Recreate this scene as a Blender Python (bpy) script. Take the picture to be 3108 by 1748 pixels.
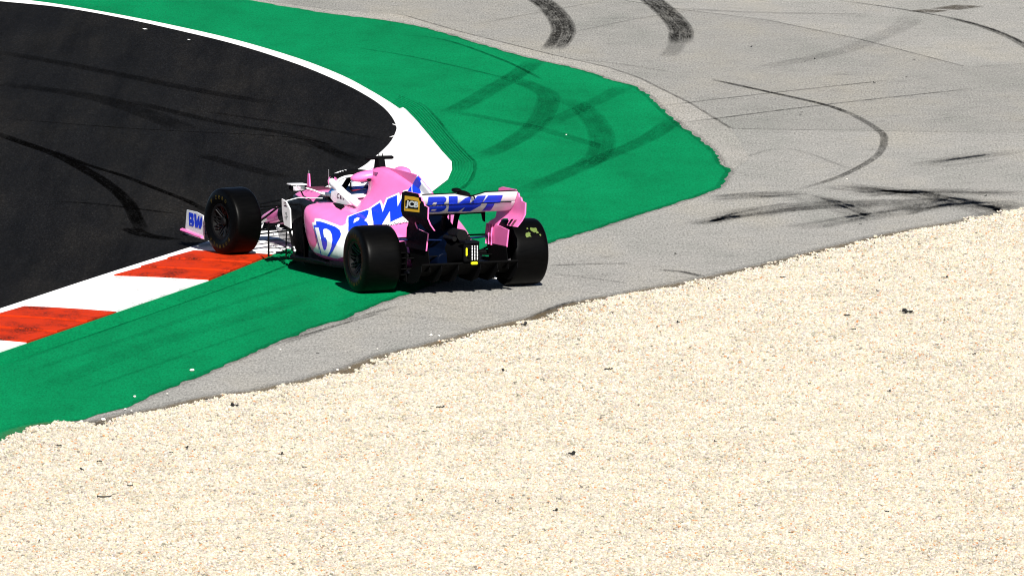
import bpy, bmesh, math, random
import numpy as np
from mathutils import Vector, Matrix, Euler
from mathutils.bvhtree import BVHTree
from mathutils.geometry import delaunay_2d_cdt

for o in list(bpy.data.objects):
    bpy.data.objects.remove(o)
scene = bpy.context.scene
COL = scene.collection
RNG = random.Random(7)
NP = np.random.default_rng(7)
R = math.radians

# ------------------------------------------------------------------ camera
cam_data = bpy.data.cameras.new('camera')
cam_data.sensor_fit = 'HORIZONTAL'
cam_data.sensor_width = 36.0
cam_data.lens = 350.78
cam_data.clip_start = 1.0
cam_data.clip_end = 6000.0
cam = bpy.data.objects.new('camera', cam_data)
cam.location = (0.661, -99.356, 11.330)
cam.rotation_euler = (R(90 - 6.5), 0, 0)
COL.objects.link(cam)
scene.camera = cam

# ------------------------------------------------------------------ light
SUN_AZ, SUN_EL = R(10), R(38)
TO_SUN = Vector((math.sin(SUN_AZ) * math.cos(SUN_EL), -math.cos(SUN_AZ) * math.cos(SUN_EL), math.sin(SUN_EL)))
world = bpy.data.worlds.new('World')
scene.world = world
world.use_nodes = True
wn = world.node_tree.nodes
wl = world.node_tree.links
wn.clear()
sky = wn.new('ShaderNodeTexSky')
sky.sky_type = 'NISHITA'
sky.sun_disc = False
sky.air_density = .45
sky.dust_density = .2
sky.sun_elevation = SUN_EL
sky.sun_rotation = math.pi - SUN_AZ
bg = wn.new('ShaderNodeBackground')
bg.inputs['Strength'].default_value = 0.05
wo = wn.new('ShaderNodeOutputWorld')
wl.new(sky.outputs[0], bg.inputs['Color'])
wl.new(bg.outputs[0], wo.inputs['Surface'])
sun_data = bpy.data.lights.new('sun', 'SUN')
sun_data.energy = 5.0
sun_data.angle = R(0.5)
sun_data.color = (1.0, 0.965, 0.90)
sun = bpy.data.objects.new('sun', sun_data)
sun.rotation_euler = (-TO_SUN).to_track_quat('-Z', 'Y').to_euler()
sun.location = TO_SUN * 60
COL.objects.link(sun)

vs = scene.view_settings
vs.view_transform = 'Standard'
vs.look = 'None'
vs.exposure = 1.0
vs.gamma = 1.0
vs.use_curve_mapping = False

scene.cycles.pixel_filter_type = 'BLACKMAN_HARRIS'
scene.cycles.filter_width = 1.1

# ------------------------------------------------------------------ layout of the place, in metres
TRACK_EDGE = [(-6.20,33.89),(-5.36,32.95),(-4.50,31.36),(-3.65,29.40),(-2.82,27.26),(-2.01,24.59),(-1.41,22.08),(-1.10,20.48),(-0.89,19.12),(-0.76,17.84),(-0.69,16.66),(-0.69,15.97),(-0.73,14.91),(-0.81,13.88),(-0.92,12.85),(-1.04,11.85),(-1.46,9.42),(-1.99,6.63),(-2.30,5.14),(-2.60,4.02),(-3.52,1.07),(-4.38,-1.80)]
LINE_OUTER = [(-6.00,34.27),(-5.38,33.39),(-4.52,31.79),(-3.67,29.98),(-2.84,27.94),(-2.02,25.41),(-1.43,23.08),(-1.06,21.15),(-0.80,19.62),(-0.68,18.82),(-0.63,18.97),(-0.57,18.43),(-0.46,17.36),(-0.30,15.59),(-0.13,13.68),(-0.02,12.58),(-0.01,11.67),(-0.05,10.59),(-0.21,9.32),(-0.98,6.28),(-1.81,3.04)]
KERB_IN = [(-2.64,3.42),(-3.37,1.07),(-4.15,-1.59),(-4.89,-4.08),(-5.60,-6.45)]
KERB_OUT = [(-1.81,3.04),(-2.40,0.67),(-3.22,-2.07),(-3.98,-4.63),(-4.71,-7.06)]
RIB_OUT = [(-0.80,21.05),(-0.49,19.68),(-0.38,19.07),(-0.20,17.26),(-0.03,15.10),(0.17,13.13),(0.23,12.58),(0.23,11.48),(0.18,10.41),(0.03,9.30),(-0.84,5.61),(-1.67,1.97),(-2.98,-2.50),(-4.14,-6.50)]
RIB_A = [(-0.78,19.52),(-0.64,18.92),(-0.57,18.43),(-0.46,17.36),(-0.30,15.59),(-0.13,13.68),(-0.02,12.58),(-0.00,11.67),(-0.05,10.59),(-0.21,9.32),(-0.98,6.24),(-1.80,3.01),(-2.40,0.60),(-3.21,-2.13),(-3.98,-4.69),(-4.71,-7.12)]
RIB_B = [(-0.69,20.64),(-0.47,19.67),(-0.37,19.07),(-0.25,17.79),(-0.09,15.97),(0.09,13.98),(0.23,12.58),(0.23,11.48),(0.18,10.40),(0.03,9.30),(-0.84,5.61),(-1.67,1.97),(-2.28,-0.21),(-3.09,-2.94),(-3.87,-5.49),(-4.60,-7.88)]
GREEN = [(-3.87,-11.85),(-3.68,-11.33),(-3.49,-10.79),(-3.21,-10.39),(-3.05,-9.92),(-2.83,-9.48),(-2.71,-8.96),(-2.52,-8.17),(-2.32,-7.47),(-2.00,-6.19),(-1.64,-4.74),(-1.43,-3.97),(-1.22,-3.19),(-0.99,-2.65),(-0.80,-1.86),(-0.49,-0.79),(-0.23,0.01),(0.38,2.05),(1.05,4.23),(1.28,4.87),(1.55,5.57),(1.99,6.91),(2.44,8.17),(2.80,9.25),(2.96,9.97),(3.04,10.96),(3.10,11.57),(3.02,12.45),(2.98,13.52),(2.85,15.03),(2.75,15.92),(2.60,17.16),(2.40,19.37),(2.28,20.79),(2.14,21.82),(1.95,22.34),(1.48,24.05),(0.87,25.58),(0.26,27.51),(-0.26,29.25),(-0.84,30.73),(-1.75,32.03),(-2.35,33.14),(-2.91,34.27)]
STRIP = [(-2.80,34.27),(-1.76,32.71),(-0.80,31.94),(-0.03,29.40),(1.19,25.97),(1.85,24.32),(2.23,22.87),(2.48,21.41),(2.81,19.52),(3.22,16.45),(4.88,16.21),(6.60,15.92)]
SEAM = [(2.11,34.27),(2.81,32.86),(4.03,31.03),(5.13,28.23),(6.33,24.32),(7.06,24.81)]
GRAVEL = [(-3.85,-12.17),(-3.68,-11.35),(-3.45,-10.83),(-3.21,-10.68),(-3.00,-11.01),(-2.80,-10.34),(-2.53,-9.94),(-2.28,-9.48),(-2.12,-9.13),(-1.87,-8.71),(-1.62,-8.53),(-1.35,-8.00),(-1.18,-7.73),(-0.92,-7.12),(-0.79,-6.84),(-0.43,-5.67),(-0.12,-5.08),(0.27,-4.21),(0.72,-3.19),(1.00,-2.64),(1.41,-1.43),(1.83,-0.72),(2.45,0.28),(3.30,1.87),(4.07,3.54),(4.85,5.07),(5.55,6.24),(6.17,7.45)]
SKIDS = [
    (0.34,0.95,[(0.91,35.03),(1.10,33.64),(1.22,32.24),(1.30,30.88),(1.33,29.69),(1.29,28.38),(1.17,26.64)]),
    (0.34,0.95,[(2.47,34.90),(2.67,32.71),(2.80,30.88),(2.85,29.40),(2.80,27.54)]),
    (0.25,0.30,[(2.84,28.81),(2.74,27.09),(2.62,25.69)]),
    (0.30,0.36,[(0.97,25.30),(0.74,23.40),(0.47,21.72),(0.16,19.72),(-0.11,18.23)]),
    (0.30,0.36,[(0.41,23.30),(0.66,22.77),(0.96,21.51),(1.09,20.64),(1.08,19.32),(0.97,17.21),(0.77,15.55),(0.52,14.11),(0.18,12.76)]),
    (0.32,0.36,[(1.18,20.33),(1.42,19.52),(1.61,17.60),(1.70,15.55),(1.67,13.75),(1.50,12.36),(1.14,10.83),(0.71,9.00)]),
    (0.28,0.26,[(2.05,21.77),(1.74,20.13),(1.45,18.78),(1.07,16.92)]),
    (0.28,0.36,[(2.59,17.65),(2.34,15.92),(2.05,14.48),(1.77,13.39),(1.43,11.92)]),
    (0.22,0.26,[(-0.08,18.58),(0.44,17.60),(0.89,16.68),(1.34,15.36),(1.76,14.07)]),
    (0.06,0.55,[(-0.82,28.93),(-0.19,28.06),(0.57,25.14),(1.06,22.45)]),
    (0.06,0.45,[(-1.40,27.09),(-0.73,25.97),(-0.12,24.59),(0.62,22.71)]),
    (0.05,0.75,[(2.43,19.22),(3.82,20.89),(5.41,22.66)]),
    (0.06,0.75,[(2.62,17.07),(4.40,19.37),(6.38,21.56)]),
    (0.09,1.00,[(3.08,22.71),(3.75,21.05),(4.40,19.37),(4.69,18.14)]),
    (0.10,0.60,[(4.51,19.02),(4.69,18.14),(4.91,16.45),(4.96,15.27),(4.79,13.21),(4.31,11.00),(3.77,9.51)]),
    (0.06,0.80,[(4.94,34.27),(5.50,33.33),(5.99,32.40),(6.53,31.06),(6.97,29.28),(7.25,27.20)]),
    (0.14,0.60,[(6.38,31.54),(6.75,30.22),(7.06,28.52),(7.27,26.52)]),
    (0.08,0.80,[(2.15,1.68),(2.37,1.54),(2.60,1.07)]),
    (0.10,0.55,[(1.04,2.08),(1.52,2.23),(1.89,2.27)]),
    (0.04,0.60,[(1.04,1.35),(1.43,0.96),(1.84,0.46)]),
    (0.12,0.75,[(0.82,-2.70),(1.16,-1.46),(1.38,-1.04)]),
    (0.10,0.35,[(-1.57,-4.79),(-0.85,-2.50),(-0.43,-1.49)]),
    (0.03,0.80,[(-1.52,-4.40),(-1.10,-3.33),(-0.62,-2.13)]),
    (0.04,0.40,[(-0.89,-2.10),(-0.26,-2.50),(0.44,-2.70)]),
    (0.20,0.25,[(2.84,32.89),(3.88,32.21),(5.45,31.91)]),
    (0.05,0.35,[(0.10,30.22),(1.25,32.71),(1.90,33.95)]),
    (0.05,0.35,[(1.39,29.10),(2.29,31.18),(3.15,32.71)]),
    (0.05,0.40,[(1.42,25.41),(2.01,24.70),(2.69,23.51)]),
    (0.35,0.18,[(5.91,31.79),(5.81,30.46),(5.38,28.52),(4.74,26.24),(3.68,24.05)]),
    (0.06,0.25,[(3.18,12.76),(3.80,14.11),(4.49,11.65)]),
    (0.12,0.14,[(-4.08,-7.58),(-3.10,-4.47),(-2.05,-1.15),(-1.11,1.32)]),
    (0.30,0.12,[(-3.81,-8.76),(-2.89,-5.11),(-1.83,-2.17),(-1.27,-0.46)]),
    (0.06,0.20,[(-3.31,-8.32),(-2.59,-6.05),(-1.61,-3.00)]),
    (0.17,1.30,[(-5.44,16.21),(-4.95,14.71),(-4.47,13.21),(-4.11,11.65),(-3.80,10.14),(-3.51,8.26),(-3.34,6.43),(-3.21,5.06)]),
    (0.24,1.10,[(-3.39,5.64),(-3.22,4.98),(-2.87,4.44)]),
    (0.10,1.20,[(-4.59,13.88),(-4.14,12.31),(-3.66,11.00),(-3.21,9.51),(-2.84,8.26),(-2.57,7.04)]),
    (0.05,1.00,[(-5.37,17.65),(-3.68,16.35),(-2.04,15.50),(-1.28,14.34)]),
    (0.22,0.55,[(-4.06,20.13),(-2.78,17.16),(-1.81,15.50),(-1.26,13.21),(-0.93,11.87)]),
    (0.12,0.50,[(-3.06,18.63),(-1.31,15.97),(-0.84,15.03)]),
    (0.10,0.80,[(-4.29,8.26),(-3.85,8.05),(-2.95,7.04)]),
    (0.30,0.50,[(-5.92,26.52),(-4.72,24.32),(-3.14,21.15),(-2.13,19.37)]),
    (0.40,0.45,[(-5.70,22.19),(-4.30,20.13),(-3.08,16.21)]),
    (0.25,0.50,[(-2.90,13.43),(-2.22,11.65),(-1.84,10.78)]),
    (0.18,0.35,[(-2.04,15.27),(-1.32,13.66),(-0.81,12.45)]),
]
SWATHS = [
    (0.35,0.70,[(2.83,8.67),(3.32,9.00),(3.93,9.21)]),
    (0.40,0.80,[(4.17,10.01),(4.76,9.38),(5.18,9.00),(5.50,8.38)]),
    (0.40,0.60,[(4.32,9.09),(5.07,9.30),(5.58,9.21),(6.32,9.17)]),
    (0.50,0.80,[(2.97,6.75),(3.50,7.52),(4.07,8.01),(4.81,8.17),(5.46,8.42),(5.86,8.71)]),
    (0.40,0.50,[(3.92,8.75),(4.12,8.26),(4.35,7.44),(4.51,6.63)]),
    (0.35,0.75,[(4.23,6.47),(4.81,7.24),(5.32,8.05),(5.77,8.50)]),
    (0.45,0.80,[(5.42,8.34),(5.74,7.93),(6.26,8.01)]),
    (0.25,0.70,[(2.63,5.96),(2.97,6.75),(3.19,7.16)]),
    (0.35,0.35,[(3.61,5.57),(4.19,6.36),(4.49,6.71)]),
    (0.50,0.70,[(5.54,8.17),(5.85,7.52),(5.99,6.83)]),
    (0.30,0.35,[(5.18,12.09),(5.75,12.98),(6.43,13.88)]),
]
SCRAPS = [(4.53,-2.44,3.0),(4.70,-5.18,1.0),(0.01,-9.85,2.0),(1.18,-13.11,2.0),(-2.78,-15.85,3.0),(-2.91,-13.64,1.5),(-3.04,-14.16,1.3),(-1.13,-14.01,1.2),(-2.59,-15.19,1.5),(-1.35,-13.16,1.3),(3.39,0.60,1.6),(3.83,2.97,1.2),(2.27,-3.40,1.2),(3.93,-2.67,2.0),(3.95,-3.93,1.5),(1.02,-16.76,1.4),(-1.42,-16.93,1.0),(1.56,-7.13,2.0),(0.59,-7.19,1.5),(0.91,-6.27,1.2),(0.94,-7.89,1.1),(-1.85,-9.79,2.0),(2.85,-14.96,1.0),(3.79,-16.81,1.4),(5.03,0.50,1.4),(4.70,-13.56,1.0),(1.99,-5.27,1.0),(4.11,-8.78,1.0),(-0.12,-11.57,1.0),(-2.12,-9.22,1.3),(0.78,-3.40,2.0),(3.40,-8.19,1.0),(0.49,-12.58,0.8),(2.45,-12.30,0.8),(-0.69,-12.58,0.9),(-2.31,-13.11,1.2),(-2.19,-12.74,1.2),(2.95,-18.13,1.0),(1.45,-18.61,0.8),(5.02,-5.90,1.0),(-0.64,-18.13,0.9),(-3.31,-12.58,1.5)]
STONES = [(-2.33,-6.81,2.0),(-2.79,-8.79,1.6),(-3.01,-10.48,2.4),(-2.84,-9.71,1.4),(4.37,10.60,1.0),(0.37,1.37,1.5),(-0.12,-4.04,1.6),(-0.04,-4.07,1.2),(-1.54,-5.19,1.0),(-0.62,-5.13,1.0),(1.29,15.63,1.0),(0.41,-4.07,1.5),(-2.78,-9.83,1.2),(-3.20,-10.57,1.4),(-3.27,-10.65,1.2),(-2.50,-8.58,1.0),(-0.97,-6.78,1.3),(-0.86,-6.62,1.2)]
FLECKS = [(0.33,-0.44),(1.80,-2.25),(1.88,-5.19),(-1.18,-5.51),(2.35,3.06),(3.61,-0.37),(3.98,1.23),(5.09,22.08),(4.07,18.03),(4.09,18.33),(3.70,26.98),(4.33,24.97),(5.70,25.19),(4.46,25.30),(2.63,-3.58),(4.36,5.95),(5.82,8.78),(2.31,-4.23),(5.51,22.87)]
TAPE = [(-0.71,16.82),(-0.72,15.45),(-4.10,29.63),(-3.48,28.06)]
STAINS = [(6.60,33.02),(6.17,32.47)]

# ------------------------------------------------------------------ helpers
def tag(o, label=None, cat=None, group=None, kind=None):
    if label: o['label'] = label
    if cat: o['category'] = cat
    if group: o['group'] = group
    if kind: o['kind'] = kind
    return o

def obj(name, verts, faces, mats, parent=None, smooth=True, sharp=None):
    me = bpy.data.meshes.new(name)
    me.from_pydata([tuple(v) for v in verts], [], [tuple(f) for f in faces])
    me.update()
    return obj_me(name, me, mats, parent, smooth, sharp)

def obj_me(name, me, mats, parent=None, smooth=True, sharp=None):
    if not isinstance(mats, (list, tuple)): mats = [mats]
    for m in mats: me.materials.append(m)
    if smooth:
        me.polygons.foreach_set('use_smooth', [True] * len(me.polygons))
        if sharp is not None:
            me.set_sharp_from_angle(angle=R(sharp))
    o = bpy.data.objects.new(name, me)
    COL.objects.link(o)
    if parent: o.parent = parent
    return o

def bm_obj(name, bm, mats, parent=None, smooth=True, sharp=35):
    bmesh.ops.recalc_face_normals(bm, faces=bm.faces[:])
    me = bpy.data.meshes.new(name)
    bm.to_mesh(me); bm.free()
    return obj_me(name, me, mats, parent, smooth, sharp)

def empty(name, loc=(0, 0, 0), rz=0.0, parent=None):
    o = bpy.data.objects.new(name, None)
    o.empty_display_size = .2
    o.location = loc; o.rotation_euler = (0, 0, rz)
    COL.objects.link(o)
    if parent: o.parent = parent
    return o

def catmull(pts, n=6, closed=False):
    P = [np.array(p, float) for p in pts]
    out = []
    m = len(P)
    segs = m if closed else m - 1
    for i in range(segs):
        if closed:
            a, b, c, d = P[i - 1], P[i], P[(i + 1) % m], P[(i + 2) % m]
        else:
            b, c = P[i], P[i + 1]
            a = P[i - 1] if i else 2 * b - c
            d = P[i + 2] if i + 2 < m else 2 * c - b
        for k in range(n):
            t = k / n
            out.append(.5 * ((2 * b) + (c - a) * t + (2 * a - 5 * b + 4 * c - d) * t * t + (3 * b - a - 3 * c + d) * t ** 3))
    if not closed: out.append(P[-1])
    return out

def resample(pts, step):
    P = np.array(pts, float)
    L = np.concatenate([[0], np.cumsum(np.linalg.norm(np.diff(P, axis=0), axis=1))])
    n = max(2, int(L[-1] / step) + 1)
    t = np.linspace(0, L[-1], n)
    return np.stack([np.interp(t, L, P[:, k]) for k in range(P.shape[1])], 1)

def ragged(pts, step=.08, amp=.012, smooth_n=3):
    P = resample(catmull(pts, 5), step)
    j = NP.normal(0, amp, P.shape)
    for _ in range(smooth_n): j = (j + np.roll(j, 1, 0)) * .62
    j[0] = 0; j[-1] = 0
    return P + j

def sheet(name, poly, z, mat, parent=None):
    bm = bmesh.new()
    vs_ = [bm.verts.new((p[0], p[1], z)) for p in poly]
    f = bm.faces.new(vs_)
    f.normal_update()
    if f.normal.z < 0: f.normal_flip()
    bmesh.ops.triangulate(bm, faces=bm.faces[:], ngon_method='EAR_CLIP')
    me = bpy.data.meshes.new(name)
    bm.to_mesh(me); bm.free()
    return obj_me(name, me, mat, parent, smooth=False)

def strip(name, pts, width, z, mat, parent=None, strength=1.0, curved=True, step=.25):
    P = resample(catmull(pts, 6) if curved else pts, step)
    T = np.gradient(P, axis=0); T /= np.linalg.norm(T, axis=1)[:, None] + 1e-9
    N = np.stack([-T[:, 1], T[:, 0]], 1)
    n = len(P); L = np.concatenate([[0], np.cumsum(np.linalg.norm(np.diff(P, axis=0), axis=1))])
    verts = []; faces = []
    for i in range(n):
        w = width * .5
        verts += [(*(P[i] + N[i] * w), z), (*(P[i] - N[i] * w), z)]
        if i: faces.append((2 * i - 2, 2 * i - 1, 2 * i + 1, 2 * i))
    me = bpy.data.meshes.new(name)
    me.from_pydata(verts, [], faces)
    uv = me.uv_layers.new(name='UVMap')
    uv2 = me.uv_layers.new(name='Fade')
    for lp in me.loops:
        i, s = divmod(lp.vertex_index, 2)
        uv.data[lp.index].uv = (s, L[i])
        uv2.data[lp.index].uv = (L[i] / L[-1], L[-1])
    o = obj_me(name, me, mat, parent, smooth=False)
    if o.data.polygons[0].normal.z < 0: o.data.flip_normals()
    o['strength'] = strength
    return o

def loft(secs, cap=True):
    n = len(secs[0]); verts = []; faces = []
    for s in secs: verts += [tuple(p) for p in s]
    for i in range(len(secs) - 1):
        for k in range(n):
            a = i * n + k; b = i * n + (k + 1) % n
            faces.append((a, b, b + n, a + n))
    if cap:
        faces.append(tuple(range(n))[::-1])
        faces.append(tuple((len(secs) - 1) * n + k for k in range(n)))
    return verts, faces

def loft_obj(name, secs, mat, parent=None, sharp=40):
    bm = bmesh.new()
    v, f = loft(secs)
    V = [bm.verts.new(p) for p in v]
    for q in f: bm.faces.new([V[i] for i in q])
    return bm_obj(name, bm, mat, parent, True, sharp)

def add_box(bm, c, d, rot=None):
    r = bmesh.ops.create_cube(bm, size=1.0)
    M = Matrix.Translation(c) @ (rot.to_matrix().to_4x4() if rot else Matrix()) @ Matrix.Diagonal((*d, 1))
    bmesh.ops.transform(bm, matrix=M, verts=r['verts'])
    return r['verts']

def add_tube(bm, pts, r, n=8, flat=1.0, up=(0, 0, 1), smooth_n=0):
    P = [Vector(p) for p in (catmull(pts, smooth_n) if smooth_n else pts)]
    m = len(P); rings = []
    for i, p in enumerate(P):
        t = (P[min(i + 1, m - 1)] - P[max(i - 1, 0)]).normalized()
        u = Vector(up); a = t.cross(u)
        if a.length < 1e-4: a = t.cross(Vector((1, 0, 0)))
        a.normalize(); b = a.cross(t)
        rr = r(i / (m - 1)) if callable(r) else r
        rings.append([bm.verts.new(p + a * (rr * math.cos(2 * math.pi * k / n)) + b * (rr * flat * math.sin(2 * math.pi * k / n))) for k in range(n)])
    for i in range(m - 1):
        for k in range(n):
            bm.faces.new((rings[i][k], rings[i][(k + 1) % n], rings[i + 1][(k + 1) % n], rings[i + 1][k]))
    bm.faces.new(rings[0][::-1]); bm.faces.new(rings[-1])

def tube(name, pts, r, mat, parent=None, n=8, flat=1.0, up=(0, 0, 1), smooth_n=0):
    bm = bmesh.new(); add_tube(bm, pts, r, n, flat, up, smooth_n)
    return bm_obj(name, bm, mat, parent)

def tri2d(poly, fine=None):
    """triangulate a polygon (constrained Delaunay), with inner points every `fine` metres"""
    P = []
    n = len(poly)
    for i in range(n):
        a, b = poly[i], poly[(i + 1) % n]
        m = max(1, int(math.dist(a, b) / fine)) if fine else 1
        P += [(a[0] + (b[0] - a[0]) * k / m, a[1] + (b[1] - a[1]) * k / m) for k in range(m)]
    nb = len(P)
    pts = [Vector(p) for p in P]
    if fine:
        A = np.array(P); lo_, hi_ = A.min(0), A.max(0)
        for ix, x in enumerate(np.arange(lo_[0] + fine * .5, hi_[0], fine)):
            for y in np.arange(lo_[1] + fine * (.5 if ix % 2 else .25), hi_[1], fine): pts.append(Vector((x, y)))
    ed = [(i, (i + 1) % nb) for i in range(nb)]
    r = delaunay_2d_cdt(pts, ed, [list(range(nb))], 1, 1e-6)
    V = [(v.x, v.y) for v in r[0]]; F = [tuple(f) for f in r[2]]
    used = sorted({i for f in F for i in f}); mp = {k: i for i, k in enumerate(used)}
    return [V[k] for k in used], [tuple(mp[i] for i in f) for f in F]

def plate(name, poly, to3d, thick, mats, parent=None, fine=None):
    """flat panel: poly in 2-D, to3d(u, v, side) with side 0 / 1 gives both faces"""
    P2, tris = tri2d(poly, fine)
    cnt = {}
    for t in tris:
        for a, b in ((t[0], t[1]), (t[1], t[2]), (t[2], t[0])): cnt.setdefault(tuple(sorted((a, b))), []).append((a, b))
    bed_ = [v[0] for v in cnt.values() if len(v) == 1]
    two = isinstance(mats, (list, tuple)) and len(mats) > 1
    bm = bmesh.new()
    A = [bm.verts.new(to3d(u, v, 0)) for u, v in P2]
    B = [bm.verts.new(to3d(u, v, 1)) for u, v in P2]
    seen = set()
    for t in tris:
        if tuple(sorted(t)) in seen: continue
        seen.add(tuple(sorted(t)))
        bm.faces.new([A[i] for i in t])
        f = bm.faces.new([B[i] for i in t[::-1]]); f.material_index = 1 if two else 0
    for a, b in bed_: bm.faces.new((A[a], A[b], B[b], B[a]))
    return bm_obj(name, bm, mats, parent, True, 30)

def ellipsoid(name, c, r, mat, parent=None, rot=None, seg=20):
    bm = bmesh.new()
    bmesh.ops.create_uvsphere(bm, u_segments=seg, v_segments=seg // 2 + 2, radius=1)
    M = Matrix.Translation(c) @ (rot.to_matrix().to_4x4() if rot else Matrix()) @ Matrix.Diagonal((*r, 1))
    bmesh.ops.transform(bm, matrix=M, verts=bm.verts[:])
    return bm_obj(name, bm, mat, parent, True, 60)

def lathe_x(prof, n=48):
    secs = []
    for k in range(n):
        a = 2 * math.pi * k / n
        secs.append([(x, r * math.cos(a), r * math.sin(a)) for x, r in prof])
    verts = [p for s in secs for p in s]; m = len(prof); faces = []
    for k in range(n):
        for j in range(m - 1):
            a = k * m + j; b = ((k + 1) % n) * m + j
            faces.append((a, b, b + 1, a + 1))
    return verts, faces

def split_obj(name, bm, mat, parent, smooth=False):
    """every loose piece of bm becomes an object of its own"""
    bm.verts.ensure_lookup_table(); seen = set(); out = []
    for v0 in bm.verts:
        if v0 in seen: continue
        st = [v0]; comp = []
        seen.add(v0)
        while st:
            v = st.pop(); comp.append(v)
            for e in v.link_edges:
                w = e.other_vert(v)
                if w not in seen: seen.add(w); st.append(w)
        idx = {v: i for i, v in enumerate(comp)}
        fs = {f for v in comp for f in v.link_faces}
        out.append(obj(name, [v.co[:] for v in comp], [[idx[v] for v in f.verts] for f in fs], mat, parent, smooth))
    bm.free(); return out

# --- decals: thin print that hugs the surface it is printed on
def bvh_of(objs):
    V = []; F = []
    for o in objs:
        b = len(V); V += [v.co.copy() for v in o.data.vertices]
        F += [tuple(b + i for i in p.vertices) for p in o.data.polygons]
    return BVHTree.FromPolygons(V, F)

UE = R(32)      # print on the flanks is laid on from above the left side
RAYS = {'upleft': lambda a, b: (Vector((math.sin(UE) * b - 3 * math.cos(UE), a, math.cos(UE) * b + 3 * math.sin(UE))), Vector((math.cos(UE), 0, -math.sin(UE)))),
        'left': lambda a, b: (Vector((-3, a, b)), Vector((1, 0, 0))),
        'right': lambda a, b: (Vector((3, a, b)), Vector((-1, 0, 0))),
        'back': lambda a, b: (Vector((a, -4, b)), Vector((0, 1, 0))),
        'top': lambda a, b: (Vector((a, b, 3)), Vector((0, 0, -1)))}

def decal_bm(bm, name, side, tree, off, mat, parent, maxlen):
    for _ in range(7):
        long_e = [e for e in bm.edges if e.calc_length() > maxlen]
        if not long_e: break
        bmesh.ops.subdivide_edges(bm, edges=long_e, cuts=1)
        bmesh.ops.triangulate(bm, faces=[f for f in bm.faces if len(f.verts) > 3])
    dead = []
    for v in bm.verts:
        o, d = RAYS[side](v.co.x, v.co.y)
        hit, nrm, _, _ = tree.ray_cast(o, d)
        if hit is None: dead.append(v); continue
        if nrm.dot(d) > 0: nrm = -nrm
        v.co = hit + (nrm * .6 - d * .4).normalized() * off
    bmesh.ops.delete(bm, geom=dead, context='VERTS')
    d = RAYS[side](0, 0)[1]
    for f in bm.faces:
        f.normal_update()
        if f.normal.dot(d) > 0: f.normal_flip()
    me = bpy.data.meshes.new(name)
    bm.to_mesh(me); bm.free()
    return obj_me(name, me, mat, parent, True)

def decal(name, polys, side, tree, off, mat, parent, maxlen=.025):
    bm = bmesh.new()
    for poly in polys:
        V, F = tri2d(poly, maxlen)
        vv = [bm.verts.new((p[0], p[1], 0)) for p in V]
        for f in F: bm.faces.new([vv[i] for i in f])
    return decal_bm(bm, name, side, tree, off, mat, parent, 9)

def text_bm(body, bold=0.0, shear=0.0):
    cu = bpy.data.curves.new('txt', 'FONT')
    cu.body = body; cu.size = 1.0; cu.offset = bold; cu.shear = shear; cu.resolution_u = 3
    to = bpy.data.objects.new('txt', cu)
    COL.objects.link(to)
    bpy.context.view_layer.update()
    me = bpy.data.meshes.new_from_object(to.evaluated_get(bpy.context.evaluated_depsgraph_get()))
    bpy.data.objects.remove(to); bpy.data.curves.remove(cu)
    bm = bmesh.new(); bm.from_mesh(me); bpy.data.meshes.remove(me)
    xs = [v.co.x for v in bm.verts]; ys = [v.co.y for v in bm.verts]
    x0, x1, y0, y1 = min(xs), max(xs), min(ys), max(ys)
    for v in bm.verts:
        v.co = ((v.co.x - x0) / (x1 - x0), (v.co.y - y0) / (y1 - y0), 0)
    bmesh.ops.triangulate(bm, faces=bm.faces[:])
    return bm

def text_decal(name, body, p00, p10, p01, side, tree, off, mat, parent, bold=.02, shear=0, maxlen=.2):
    bm = text_bm(body, bold, shear)
    p00, p10, p01 = Vector(p00), Vector(p10), Vector(p01)
    for v in bm.verts:
        q = p00 + (p10 - p00) * v.co.x + (p01 - p00) * v.co.y
        v.co = (q.x, q.y, 0)
    return decal_bm(bm, name, side, tree, off, mat, parent, maxlen)

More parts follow.
